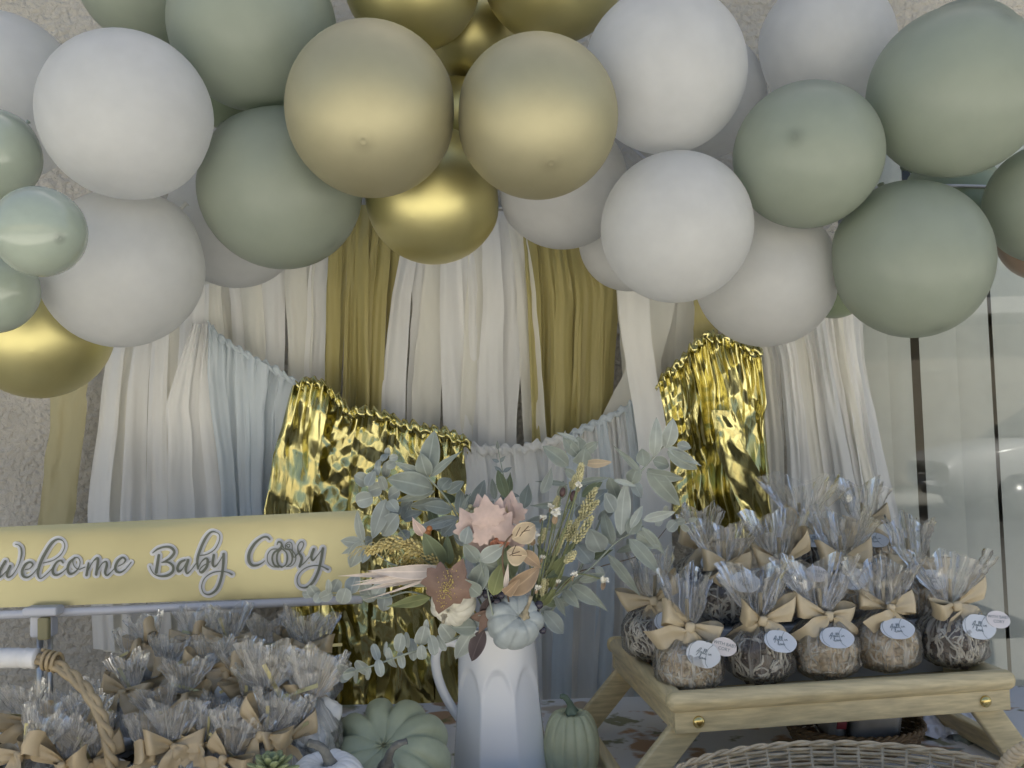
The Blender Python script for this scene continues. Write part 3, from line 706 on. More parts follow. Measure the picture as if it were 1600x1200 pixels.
LET = [
 (Z1, [([(-150, 330), (-125, 420), (-128, 540), (-90, 600), (-30, 550), (60, 415)], [th, th, th, tn, md, th]), ([(60, 415), (0, 520), (-10, 600), (60, 540), (118, 468)], [th, th, md, tn, tn]), ([(115, 468), (78, 555), (95, 598), (150, 560), (210, 460), (242, 350), (240, 270), (210, 230), (175, 222)], [th, th, md, tn, tn, md, md, tn, tn])]),
 (Z1, [([(285, 512), (340, 495), (372, 450), (340, 425), (290, 450), (252, 520), (262, 580), (310, 598), (370, 560), (430, 490)], [tn, tn, md, md, th, th, th, md, tn, tn])]),
 (Z1, [([(490, 435), (600, 405), (690, 340), (735, 250), (715, 185), (655, 165), (590, 205), (520, 310), (460, 430), (430, 545), (455, 612), (520, 570), (595, 495)], [tn, tn, tn, tn, tn, md, th, th + .6, th + .6, th, tn, tn, tn])]),
 (Z1, [([(715, 430), (690, 405), (640, 430), (600, 505), (610, 560), (655, 570), (720, 530), (775, 475)], [md, md, md, th, th, md, tn, tn])]),
 (Z1, [([(850, 375), (790, 430), (768, 500), (790, 555), (840, 545), (893, 490), (910, 420), (885, 375), (848, 378), (828, 420), (850, 480), (900, 505), (965, 480)], [md, th, th, th, md, tn, tn, tn, tn, tn, tn, tn, tn])]),
 (Z1, [([(1005, 435), (982, 572)], [md, th]), ([(982, 572), (1010, 500), (1060, 415), (1105, 380), (1112, 420), (1092, 565)], [tn, tn, tn, th, th, th]), ([(1092, 565), (1120, 500), (1165, 435), (1205, 420), (1213, 460), (1195, 540), (1215, 575), (1260, 540), (1305, 490)], [tn, tn, tn, md, th, th, md, tn, tn])]),
 (Z1, [([(1345, 470), (1400, 440), (1425, 400), (1395, 372), (1340, 410), (1310, 480), (1325, 530), (1370, 540), (1430, 500), (1490, 425)], [tn, tn, md, md, th, th, th, md, tn, tn])]),
 (Z2, [([(350, 345), (320, 540)], [th, th + .8]), ([(280, 320), (340, 275), (420, 252), (490, 262), (525, 310), (490, 370), (430, 410), (382, 430)], [tn, md, md, th, th, th, md, tn]), ([(382, 430), (450, 425), (508, 465), (508, 530), (450, 575), (370, 585), (300, 560), (262, 510), (248, 470)], [tn, md, th, th, th, md, tn, tn, tn])]),
 (Z2, [([(645, 402), (592, 428), (562, 490), (578, 530), (620, 500), (668, 420)], [md, th, th, th, tn, tn]), ([(682, 400), (656, 500), (672, 552), (720, 510), (772, 440)], [th, th, md, tn, tn])]),
 (Z2, [([(820, 350), (900, 335), (985, 280), (1035, 190), (1040, 120), (1000, 85), (940, 85), (880, 155), (822, 280), (787, 400), (795, 500)], [tn, tn, tn, tn, tn, tn, md, th, th, th, md]), ([(795, 500), (832, 425), (880, 382), (905, 405), (892, 480), (840, 540), (812, 520), (850, 470), (935, 418)], [tn, tn, md, th, th, th, tn, tn, tn])]),
 (Z2, [([(975, 345), (962, 440), (985, 475), (1030, 430), (1086, 332)], [th, th, md, tn, tn]), ([(1086, 332), (1082, 450), (1060, 600), (1010, 730), (930, 790), (862, 775), (837, 700), (870, 610), (950, 550), (1050, 530), (1130, 540), (1180, 565)], [th, th, th, th, md, tn, tn, tn, tn, tn, tn, md])]),
 (Z3, [([(490, 262), (455, 232), (390, 245), (300, 320), (237, 430), (232, 530), (272, 585), (340, 585), (400, 555), (428, 530)], [md, md, md, th, th + .8, th + .8, th, md, tn, tn])]),
 (Z3, [([(600, 385), (520, 388), (467, 450), (467, 540), (520, 600), (590, 610)], [tn] * 3), ([(605, 390), (545, 430), (522, 500), (547, 580), (600, 607)], [md, md, md]), ([(640, 375), (592, 430), (580, 510), (600, 580), (642, 610)], [md, md, md]), ([(640, 375), (698, 430), (710, 510), (690, 580), (642, 610)], [tn, md, tn]), ([(668, 380), (738, 400), (773, 480), (758, 560), (700, 605)], [tn, md, tn]), ([(690, 378), (760, 392), (813, 460), (810, 540), (760, 595), (700, 605)], [tn, tn, 1.0]), ([(582, 330), (600, 295), (630, 302), (648, 340), (668, 372)], [tn, md, md, md, tn]), ([(605, 376), (632, 360), (640, 325)], [tn, md, md]), ([(690, 370), (695, 320), (735, 295), (768, 320), (775, 400), (790, 482), (815, 468), (790, 420), (760, 400)], [tn] * 3), ([(745, 345), (740, 325), (715, 325), (705, 345), (725, 362), (745, 345)], [tn] * 3)]),
 (Z3, [([(815, 470), (880, 400), (915, 330), (903, 295), (870, 300), (842, 350), (850, 420), (888, 480), (888, 525), (865, 600)], [tn, tn, tn, tn, tn, tn, md, th, th, th]), ([(865, 600), (920, 560), (990, 480)], [tn, tn, tn])]),
 (Z3, [([(1040, 385), (1012, 470), (1030, 525), (1090, 460), (1155, 375)], [th, th, md, tn, tn]), ([(1155, 375), (1130, 530), (1090, 680), (1020, 810), (940, 865), (862, 850), (832, 780), (860, 690), (940, 620), (1050, 590), (1140, 600), (1220, 640)], [th, th, th, th, md, tn, tn, tn, tn, tn, tn, md])]),
]
for li, (z, strokes) in enumerate(LET):
    bk = obj('letter', join(*[stroke(p, w, z, .0032 + .0005 * k + .00006 * li) for k, (p, w) in enumerate(strokes)]), MT['ink'], sign, smooth=False)
    obj('outline', join(*[stroke(p, w, z, .0008 + .00005 * (li % 8) + .0001 * (k % 3), 3.9) for k, (p, w) in enumerate(strokes)]), MT['ink_back'], bk, smooth=False)
# acrylic holder
rl = []
pth = P(np.array([-300, 0, 300, 566]), np.array([974, 957, 950, 936]), np.full(4, BD + .004))
obj('rail', tube(np.linspace(0, 1, 2)[:, None] * (pth[3] - pth[0]) + pth[0], M(7, BD), 10), MT['acrylic'], sign)
pc = P(68, 972, BD)
obj('clamp', xf(rbox(M(54, BD), .03, M(14, BD), .004), loc=P(68, 954, BD - .012)), MT['acrylic'], sign, smooth=False)
obj('bracket', xf(rbox(M(34, BD), .026, M(34, BD), .004), loc=P(69, 977, BD - .004)), MT['acrylic'], sign, smooth=False)
obj('brass_clip', xf(rbox(M(17, BD), .012, M(34, BD), .003), loc=P(69, 982, BD - .022)), MT['film_gold_pale'], sign, smooth=False)
b0 = P(70, 990, BD)
obj('pole', join(tube([b0 + [-.008, 0, 0], [b0[0] - .008, b0[1], TZ + .012]], .0055, 10), tube([b0 + [.007, .004, 0], [b0[0] + .007, b0[1] + .004, TZ + .012]], .0045, 10)), MT['steel'], sign)
obj('base', xf(rbox(.16, .12, .012, .003), loc=(b0[0], b0[1], TZ + .0065)), MT['acrylic'], sign, smooth=False)

# ------------------------------------------------------------------ table and its printed cloth
def floral():
    mm = mat('floral_print_cloth', (.74, .74, .74), .8, var=.04)
    N = mm.node_tree.nodes; L = mm.node_tree.links; b = N['Principled BSDF']
    cr0 = next(x for x in N if x.type == 'VALTORGB'); tc = next(x for x in N if x.type == 'TEX_COORD')
    last = cr0.outputs[0]
    for sc, thr, c, off in ((11, .30, (.42, .22, .08), 0), (13, .24, (.20, .20, .08), 3.3), (8, .22, (.48, .40, .30), 7.1)):
        mp = N.new('ShaderNodeMapping'); mp.inputs['Location'].default_value = (off, off * .7, 0); L.new(tc.outputs['Object'], mp.inputs[0])
        nz = N.new('ShaderNodeTexNoise'); nz.inputs['Scale'].default_value = sc * 1.6; nz.inputs['Detail'].default_value = 3; L.new(mp.outputs[0], nz.inputs[0])
        ad = N.new('ShaderNodeMix'); ad.data_type = 'RGBA'; ad.inputs[0].default_value = .12; L.new(mp.outputs[0], ad.inputs[6]); L.new(nz.outputs['Color'], ad.inputs[7])
        v = N.new('ShaderNodeTexVoronoi'); v.inputs['Scale'].default_value = sc; v.inputs['Randomness'].default_value = .9; L.new(ad.outputs[2], v.inputs['Vector'])
        cr = N.new('ShaderNodeValToRGB'); cr.color_ramp.elements[0].position = thr; cr.color_ramp.elements[1].position = thr + .12
        cr.color_ramp.elements[0].color = (.85, .85, .85, 1); cr.color_ramp.elements[1].color = (0, 0, 0, 1); L.new(v.outputs['Distance'], cr.inputs[0])
        mx = N.new('ShaderNodeMix'); mx.data_type = 'RGBA'; mx.inputs[7].default_value = (*c, 1)
        L.new(cr.outputs[0], mx.inputs[0]); L.new(last, mx.inputs[6]); last = mx.outputs[2]
    L.new(last, b.inputs['Base Color'])
    return mm
MT['floral'] = floral()
tb = thing('table', 'long display table under the floral cloth', 'table', (0, -.72, 0))
obj('tabletop', box(-1.3, 1.3, -1.26, -.235, TZ - .035, TZ - .004), MT['wood'], tb, smooth=False)
for x in (-1.22, 1.22):
    for y in (-1.2, -.3): obj('leg', xf(rbox(.04, .04, TZ - .045, .004), loc=(x, y, (TZ - .045) / 2 + .002)), MT['wood'], tb, smooth=False)
X, Y = np.meshgrid(np.linspace(-1.32, 1.32, 80), np.concatenate([[-1.28, -1.275], np.linspace(-1.265, -.23, 30)]))
Z = np.full(X.shape, TZ) + .002 * vn(X * 9, Y * 9, 4) + .001
Z[0] = TZ - .40; Z[1] = TZ - .006
tag(obj('tablecloth', (np.stack([X.ravel(), Y.ravel(), Z.ravel()], 1), gridf(80, 32)), MT['floral']), 'white tablecloth printed with orange and green leaves, seen under the tray', 'tablecloth')

# ------------------------------------------------------------------ folding wooden tray
TO = np.array([.203, -.782, .936]); YAW = math.radians(7.5)
ex = np.array([math.cos(YAW), math.sin(YAW), 0]); ey = np.array([-math.sin(YAW), math.cos(YAW), 0]); ez = np.array([0, 0, 1.0])
TL, TW = .522, .38
def TP(x, y, z): return TO + x * ex + y * ey + z * ez
def tloc(vf): v = np.asarray(vf[0]); return TO + v[:, :1] * ex + v[:, 1:2] * ey + v[:, 2:3] * ez, vf[1]
tray = thing('bed_tray', 'light wooden folding bed tray on splayed legs holding the candy apples', 'tray', TP(TL / 2, TW / 2, -.16))
RH, RW = .028, .030
def rail(x0, x1, y0, y1, z0, z1, b, mt, nm='rail'):
    return obj(nm, tloc(xf(rbox(x1 - x0, y1 - y0, z1 - z0, b, 4), loc=((x0 + x1) / 2, (y0 + y1) / 2, (z0 + z1) / 2))), mt, tray)
rail(0, TL, 0, RW, -RH, 0, .0125, MT['wood']); rail(0, TL, TW - RW, TW, -RH, 0, .0125, MT['wood'])
rail(.001, RW - .001, RW * .6, TW - RW * .6, -RH + .0005, -.0005, .0120, MT['wood_side']); rail(TL - RW + .001, TL - .001, RW * .6, TW - RW * .6, -RH + .0005, -.0005, .0120, MT['wood_side'])
rail(.010, TL - .010, .008, .024, -RH - .028, -RH + .003, .0015, MT['wood'], 'apron'); rail(.010, TL - .010, TW - .024, TW - .008, -RH - .028, -RH + .003, .0015, MT['wood'], 'apron')
rail(.010, .024, .0245, TW - .0245, -RH - .028, -RH + .003, .0015, MT['wood_side'], 'apron'); rail(TL - .024, TL - .010, .0245, TW - .0245, -RH - .028, -RH + .003, .0015, MT['wood_side'], 'apron')
rail(.0245, TL - .0245, .0245, TW - .0245, -.041, -.036, .001, MT['wood'], 'tray_panel')
for x in (.043, TL - .050):
    obj('knob', tloc(xf(sphere(14, 10), loc=(x, .0068, -RH - .013), scale=(.0085, .005, .0085))), MT['brass'], tray)
def plank(a, b, w, th_, mt, nm):
    a, b = np.array(a), np.array(b); ax = b - a; L = np.linalg.norm(ax); ax /= L
    yv = np.array([0, 1.0, 0]) if abs(ax[1]) < .5 else np.array([1.0, 0, 0]); s_ = np.cross(yv, ax); s_ /= np.linalg.norm(s_); yv = np.cross(ax, s_)
    v, f = rbox(w, th_, L, .004, 3)
    v = (a + b) / 2 + v[:, :1] * s_ + v[:, 1:2] * yv + v[:, 2:3] * ax
    return obj(nm, tloc((v, f)), mt, tray)
zf = TZ + .004 - TO[2]
for sgn, x0, dx in ((-1, .052, .098), (1, TL - .052, .075)):
    for y in (.034, TW - .034):
        plank((x0, y, -RH - .006), (x0 + sgn * dx, y, zf + .016), .040, .014, MT['wood'], 'leg')
    plank((x0 + sgn * (dx + .012), .020, zf + .017), (x0 + sgn * (dx + .012), TW - .020, zf + .017), .030, .020, MT['wood_side'], 'foot_bar')

# ------------------------------------------------------------------ shared pieces: cellophane, bows
def cello_bag(seed, rb, hb, hn, rn, hf, rf, flat=.55, tilt=0, pleats=11, nu=110, nv=44):
    a = np.linspace(0, 2 * PI, nu, endpoint=False); r = random.Random(seed)
    zs = np.concatenate([np.linspace(0, hn, nv // 2, endpoint=False), np.linspace(hn, hn + hf, nv - nv // 2)])
    V = []; ph = r.uniform(0, 6)
    for z in zs:
        if z <= hn:
            t = z / hn
            R = rb * (min(1, (t / .22)) ** .45) * (1 if t < .6 else 1 - (1 - rn / rb) * ((t - .6) / .4) ** 1.3)
            pl = .03 + .22 * max(0, (t - .6) / .4); fl = 1
        else:
            t = (z - hn) / hf; R = rn + (rf - rn) * t ** .8; pl = .30 + .06 * t; fl = 1 - (1 - flat) * min(1, t * 1.6)
        w = 1.5 * vn(2.4 * np.cos(a) + 9, 2.4 * np.sin(a) + .15 * z / hf * (z > hn), seed + 6) + .6 * np.sin(pleats * a + ph + 2.2 * vn(a * 2, np.full(nu, z * 25 if z < hn * .8 else hn * 20), seed)) + .6 * tri(a * pleats / PI * .9 + vn(a * 3, np.full(nu, z * 30 if z < hn * .8 else hn * 24), seed + 2))
        cr_ = crumple(a * R * 1.0 + z * .3, np.full(nu, z), seed + 4, 26, 4)
        rr = R * (1 + pl * .6 * w) + cr_ * (.0035 if z <= hn else .0015 + .002 * t)
        top = 0
        if z > hn: top = (tri(a / PI * 2 + ph) * .16 + vn(a * 2, a * 0, seed + 9) * .12) * hf * t
        V.append(np.stack([rr * np.cos(a), rr * fl * np.sin(a), np.full(nu, z) + top], 1))
    V = np.concatenate(V)
    A_ = np.concatenate([np.stack([np.cos(a), np.sin(a), np.full(nu, z / .1)], 1) for z in zs]) + seed * 1.7
    return V, gridf(nu, len(zs), True), A_
def cello_mesh(bag, mt):
    me = mesh('cellophane_bag', bag[0], bag[1], mt)
    at = me.attributes.new('pleat', 'FLOAT_VECTOR', 'POINT'); at.data.foreach_set('vector', bag[2].ravel()); return me
def bow_meshes(seed, mt, s=1.0, droop=0.0):
    r = random.Random(seed); out = []
    nt_, ns = 22, 7
    T, Q = np.meshgrid(np.linspace(0, 1, nt_), np.linspace(-1, 1, ns), indexing='ij')
    for sg in (-1, 1):
        Lx = .043 * r.uniform(.88, 1.08); wd = .0135 * r.uniform(.85, 1.1); up = r.uniform(.05, .62) - droop; tw = r.uniform(-.4, .4)
        k = np.sin(PI * T)
        x = Lx * k ** .85
        y = -.010 * np.sin(2 * PI * (T - .03)) * (.5 + k) - .004 * k
        h = .0035 + wd * k ** .75
        z = Q * h + up * x + .0022 * np.sin(Q * 7 + tw * 5) * (1 - k) + .003 * k * vn(T * 5, Q * 2, seed)
        y = y + .003 * np.sin(Q * 5 + 4 * tw) * (1 - k) + .0035 * k * (Q ** 2)
        x = x * (1 + .14 * Q * (.5 - abs(tw)))
        out.append(('loop', np.stack([sg * x, y - .006, z], -1).reshape(-1, 3), gridf(ns, nt_)))
    for sg in (-1, 1):
        L = .054 * r.uniform(.8, 1.1); an = r.uniform(.35, 1.05); wd = .011 * r.uniform(.85, 1.1); wv = r.uniform(0, 6)
        Tt = T; w = .003 + wd * np.minimum(1, Tt * 3.2) ** .7
        cutz = np.where(Tt > .93, -np.abs(Q) * .0 + (1 - np.abs(Q)) * .010 * 0, 0)
        dist = L * Tt + Q * .006 * Tt * sg
        dx, dz = math.sin(an), -math.cos(an)
        x = sg * (dist * dx) + Q * w * math.cos(an) * 1.0
        z = dist * dz + sg * Q * w * math.sin(an) - .002
        y = -.015 - .010 * np.sin(Tt * 3 + wv * .3) * Tt + .0025 * np.sin(Q * 4 + wv) * (1 - Tt) - .002 * np.sin(Tt * 9 + wv)
        out.append(('tail', np.stack([x, y, z], -1).reshape(-1, 3), gridf(ns, nt_)))
    v, f = rbox(.0125, .010, .0145, .0042, 3); v[:, 0] *= 1 + 9 * np.abs(v[:, 2]) ; v[:, 1] += .0012 * np.sin(v[:, 0] * 1500); v[:, 1] -= .012
    out.append(('bow', v, f))
    return [(n, mesh(n, v * s, f, mt)) for n, v, f in out]
def put(name, me, parent, loc=(0, 0, 0), rot=(0, 0, 0), sc=1.0):
    o = bpy.data.objects.new(name, me); link(o, parent); o.location = loc; o.rotation_euler = rot
    o.scale = (sc, sc, sc) if np.isscalar(sc) else sc
    return o
def put_bow(bm_, parent, loc, rot, sc=1.0):
    kn = put('bow', bm_[4][1], parent, loc, rot, sc)
    for k_, (n, me) in enumerate(bm_[:4]):
        sg = -1 if k_ % 2 == 0 else 1
        put(n, me, kn, rot=(rnd.uniform(-.35, .35), rnd.uniform(-.3, .3) if k_ < 2 else rnd.uniform(-.25, .25), rnd.uniform(-.45, .45)), sc=(rnd.uniform(.82, 1.12), 1, rnd.uniform(.8, 1.15)))
    return kn
def lump(seed, r=.019, amp=.25, fr=2.2, n=(18, 12)):
    v, f = sphere(*n)
    k = 1 + amp * (vn(v[:, 0] * fr + seed, v[:, 1] * fr + v[:, 2] * 1.7, seed) + .6 * vn(v[:, 2] * fr * 2, v[:, 0] * fr * 2 + seed, seed + 1))
    return v * k[:, None] * r, f

# ------------------------------------------------------------------ candy apples
riser = thing('display_riser', 'stepped white riser mostly hidden behind the front row of candy apples', 'riser', TP(.29, .30, -.035))
obj('step', tloc(box(.035, .52, .150, .262, -.0355, .048)), MT['cloth'], riser, smooth=False)
obj('step', tloc(box(.035, .52, .2625, .365, -.0355, .108)), MT['cloth'], riser, smooth=False)
AR = .043
def apple_body():
    v, f = sphere(36, 26); z = v[:, 2].copy(); rr = np.hypot(v[:, 0], v[:, 1])
    v[:, 2] = z * .93 - .10 * np.exp(-(rr / .28) ** 2) * (z > 0); k = 1 + .03 * vn(v[:, 0] * 3, v[:, 1] * 3 + v[:, 2], 3)
    return v * k[:, None], f
def on_apple(dirs): 
    d = np.asarray(dirs, float); d = d / np.linalg.norm(d, axis=-1, keepdims=True); return d * [1, 1, .93]
def drizzle(seed, n, w):
    r = random.Random(seed); parts = []
    for i in range(n):
        ax = Vector((r.gauss(0, 1), r.gauss(0, 1), r.gauss(0, .5))).normalized()
        a = ax.orthogonal().normalized(); b = ax.cross(a); st = r.uniform(0, 6.28); ln = r.uniform(.8, 2.6)
        t = np.linspace(st, st + ln, 22); off = r.uniform(-.75, .75)
        d = np.outer(np.cos(t), a) + np.outer(np.sin(t), b) + np.array(ax) * (off + .18 * vn(t * 3, t * 0, seed * 50 + i)[:, None] * 2)
        p = on_apple(d) * 1.035 * AR
        rad = w * (.6 + .9 * (vn(t * 5, t * 0 + i, seed) + .5))
        parts.append(tube(p, rad, 5))
    return join(*parts)
def chunks(seed, n, mt):
    r = random.Random(seed); parts = []
    for i in range(n):
        z = r.uniform(-.95, .8); a = r.uniform(0, 6.28); q = math.sqrt(1 - z * z)
        s_ = r.uniform(.0028, .0062)
        v, f = lump(r.randrange(1000), 1, .5, 2, (7, 5)); v = v * [s_ * r.uniform(.7, 1.3), s_ * r.uniform(.7, 1.3), s_ * r.uniform(.6, 1)]
        v, f = xf((v, f), rot=(r.uniform(0, 6), r.uniform(0, 6), 0)); parts.append((v + on_apple([q * math.cos(a), q * math.sin(a), z]) * AR * 1.01, f))
    return join(*parts)
ab = apple_body(); ab = (ab[0] * AR, ab[1])
AME = {'dark': mesh('apple', *ab, MT['choc']), 'nut': mesh('apple', *ab, MT['nut'])}
DRZ = {'dark': [mesh('drizzle', *drizzle(s, 80, .0014), MT['drizzle']) for s in (1, 2)], 'nut': [mesh('drizzle', *drizzle(s, 70, .0014), MT['drizzle']) for s in (3, 4)]}
CHK = {'nut': [mesh('nut_coating', *chunks(s, 230, None), MT['nut']) for s in (5, 6)], 'dark': [mesh('chocolate_crumbs', *chunks(7, 90, None), MT['choc'])] * 2}
STK = mesh('stick', *tube([[0, 0, .07], [0, 0, .134]], .0030, 9), MT['stick'])
ABAG = [cello_mesh(cello_bag(s, .051, .09, .096, .009, .068, .066, .55, pleats=7), MT['cello']) for s in (21, 22, 23, 24)]
ABOW = [bow_meshes(s, MT['satin_cream'], 1.0, .05) for s in (31, 32, 33, 34, 35)]
# tags: a pumpkin-shaped card with handwriting and a smaller oval card beside it
def flat_poly(pts, z=0.0):
    p = np.asarray(pts, float); c = p.mean(0)
    n = len(p); V = np.concatenate([np.stack([p[:, 0], np.full(n, -z), p[:, 1]], 1), np.stack([p[:, 0], np.full(n, -z + .0005), p[:, 1]], 1)])
    return V, [tuple(range(n))[::-1], tuple(range(n, 2 * n))] + [(i, (i + 1) % n, (i + 1) % n + n, i + n) for i in range(n)]
a = np.linspace(0, 2 * PI, 60, endpoint=False)
pk = np.stack([.0215 * np.cos(a) * (1 + .012 * np.cos(5 * a)), .0165 * np.sin(a) * (1 + .015 * np.cos(6 * a))], 1)
def pen(strokes, w, z):
    ps = []
    for s_ in strokes:
        p = catmull(s_, len(s_) * 5); n = len(p); du, dv = np.gradient(p[:, 0]), np.gradient(p[:, 1]); L = np.maximum(np.hypot(du, dv), 1e-9)
        A = np.stack([p[:, 0] - dv / L * w, np.full(n, -z), p[:, 1] + du / L * w], 1); B = np.stack([p[:, 0] + dv / L * w, np.full(n, -z), p[:, 1] - du / L * w], 1)
        A[:, 1] -= np.linspace(0, .00005, n); B[:, 1] -= np.linspace(0, .00005, n)
        V = np.empty((2 * n, 3)); V[0::2] = A; V[1::2] = B; ps.append((V, [(2 * i, 2 * i + 1, 2 * i + 3, 2 * i + 2) for i in range(n - 1)]))
    return join(*ps)
u_ = .001
fall = [[(-9, 1), (-7, 4), (-5, 7), (-4, 6.5), (-6, 2), (-8, -2), (-8.6, -3)], [(-8.5, 2.6), (-5, 3)], [(-2.4, 3), (-4, 2.6), (-4.4, 1), (-3.2, .7), (-2.2, 2.8), (-2, .8), (-1.2, 1.2)],
        [(-1.2, 1.2), (.6, 5), (.8, 7), (0, 6.6), (-.4, 2), (.2, .8), (1, 1.3)], [(1, 1.3), (2.8, 5), (3, 7), (2.2, 6.6), (1.8, 2), (2.4, .8), (3.4, 1.3)],
        [(6, 3), (5.8, 1.2), (6.6, 1)], [(6.2, 4.4), (6.3, 4.5), (6.35, 4.6)], [(7.6, 3), (7.5, .9), (8.2, 2.4), (9.2, 3), (9.3, 1.2), (10, 1)],
        [(-5, -5), (-3, -2), (-2.6, -.6), (-3.4, -.8), (-3.9, -5), (-3.2, -6), (-2.2, -5.4)], [(-1, -3.6), (-2, -4.4), (-1.4, -5.8), (-.2, -5.2), (-.2, -4), (-1, -3.6)], [(.4, -3.6), (1, -5.6), (2.2, -3.5)], [(2.6, -4.8), (4, -4.4), (3.8, -3.6), (2.8, -4), (2.8, -5.4), (4, -5.8), (5, -5)]]
vein = [[(-13, 13.5), (-17.5, 6), (-17, -6), (-11, -13.5)], [(9, 14.5), (4, 6), (4.5, -8), (9, -14)], [(-21, 2), (-18, 9), (-12, 13.6)], [(0, 15.6), (1, 18), (3.5, 19)], [(0, 15.6), (2, 16.8), (3.5, 19)]]
sc_ = lambda ss: [[(x * u_, z * u_) for x, z in s_] for s_ in ss]
TAGM = mesh('pumpkin_tag', *flat_poly(pk), MT['tag'], False)
PENM = mesh('handwriting', *pen(sc_(fall), .00038, .0005), MT['tag_line'], False)
VEINM = mesh('drawn_outline', *pen(sc_(vein), .00028, .0004), MT['tag_line'], False)
ov = np.stack([.0165 * np.cos(a), .0115 * np.sin(a)], 1)
TAG2 = mesh('oval_tag', *flat_poly(ov), MT['tag_pink'], False)
def text_mesh(name, lines, size, mt):
    ps = []
    for i, ln in enumerate(lines):
        cu = bpy.data.curves.new('lettering', 'FONT'); cu.body = ln; cu.size = size; cu.align_x = 'CENTER'; cu.resolution_u = 2
        o = bpy.data.objects.new('lettering', cu); COL.objects.link(o)
        dg = bpy.context.evaluated_depsgraph_get(); me = bpy.data.meshes.new_from_object(o.evaluated_get(dg))
        v = np.array([tuple(x.co) for x in me.vertices]); f = [tuple(p.vertices) for p in me.polygons]
        ps.append((np.stack([v[:, 0], np.full(len(v), -.0006), v[:, 1] - i * size * 1.05], 1), f))
        bpy.data.objects.remove(o); bpy.data.curves.remove(cu); bpy.data.meshes.remove(me)
    return mesh(name, *join(*ps), mt, False)
TXT2 = text_mesh('lettering', ['WITH BABY', 'CORY'], .0058, MT['tag_line'])
APP = [  # apple centre u, v, depth, kind, label, tag roll, tag pitch, tag offset
 (1076, 1037, 1.335, 'nut', 'candy apple at the front left tray corner, both tags facing out', -.28, -.1, (.012, -.050, .066)),
 (1187, 1024, 1.35, 'dark', 'dark chocolate candy apple, second from the left in the front row of the tray', -.1, -.9, (.018, -.048, .072)),
 (1287, 1018, 1.36, 'nut', 'nut coated candy apple in the middle of the front row of the tray', .0, -1.0, (.004, -.048, .072)),
 (1383, 1006, 1.375, 'nut', 'chunky nut candy apple with few white lines, fourth in the front row of the tray', .05, -1.0, (0, -.048, .074)),
 (1487, 1000, 1.39, 'dark', 'dark candy apple at the right end of the front row, tag sticking out', -.12, -.45, (.020, -.046, .070)),
 (1133, 935, 1.47, 'dark', 'dark candy apple raised behind the first two front apples', -.05, -.8, (.022, -.046, .074)),
 (1221, 930, 1.48, 'nut', 'nut and cream candy apple raised behind the second and third front apples', -.18, -.5, (.014, -.048, .072)),
 (1318, 927, 1.49, 'nut', 'candy apple raised behind the middle front apple with its tag below the knot', .0, -.6, (0, -.048, .072)),
 (1428, 930, 1.50, 'nut', 'nut candy apple raised at the right end of the second row', -.05, -.85, (.012, -.046, .074)),
 (1022, 992, 1.45, 'dark', 'dark candy apple half hidden at the tray left, behind the front corner apple', -.1, -.8, (.018, -.046, .070)),
 (1256, 868, 1.60, 'dark', 'dark candy apple in the top row, clear wrap standing against the white streamers', .0, -1.1, (.004, -.046, .074)),
 (1098, 905, 1.58, 'dark', 'candy apple at the left of the top row, only wrap and ribbon loop showing', -.1, -.9, (.012, -.046, .074)),
 (1352, 868, 1.61, 'nut', 'candy apple at the back right, only its tall clear wrap showing against the streamers', .0, -1.1, (.0, -.046, .074)),
]
for i, (u, v, d, kind, lab, tr_, tp, to_) in enumerate(APP):
    c = P(u, v, d); base = c - [0, 0, AR * .93 + .001]
    t = thing('candy_apple', lab, 'candy apple', base, 'wrapped candy apples on the tray')
    rz = rnd.uniform(0, 6.28); dzr = rnd.uniform(-.28, .28)
    ap = put('apple', AME[kind], t, (0, 0, AR * .93 + .001), (0, 0, rz))
    k = put('coating', CHK[kind][i % 2], ap); k['kind'] = 'stuff'
    k = put('drizzle', DRZ[kind][i % 2], ap); k['kind'] = 'stuff'
    lean = (rnd.uniform(-.10, .10), rnd.uniform(-.12, .12), rnd.uniform(-.5, .5))
    put('cellophane_bag', ABAG[i % 4], t, (0, 0, 0), (0, 0, rz * 1.7), (1, 1, rnd.uniform(.94, 1.06)))
    put('stick', STK, t, (0, 0, 0), (lean[0] * .5, lean[1] * .5, 0))
    put_bow(ABOW[(i * 2) % 5], t, (0, -.012, .097), (lean[0], dzr, rnd.uniform(-.25, .25)), rnd.uniform(.98, 1.12))
    tg = put('pumpkin_tag', TAGM, t, to_, (tp * .85, -tr_, rnd.uniform(-.15, .15)), 1.12)
    put('handwriting', PENM, tg); put('drawn_outline', VEINM, tg)
    if i not in (0, 4, 6): continue
    t2 = put('oval_tag', TAG2, t, (to_[0] + .031, to_[1] + .0035, to_[2] + .009), (tp * .8, -tr_, .1), 1.12)
    put('lettering', TXT2, t2, (0, 0, .0015))

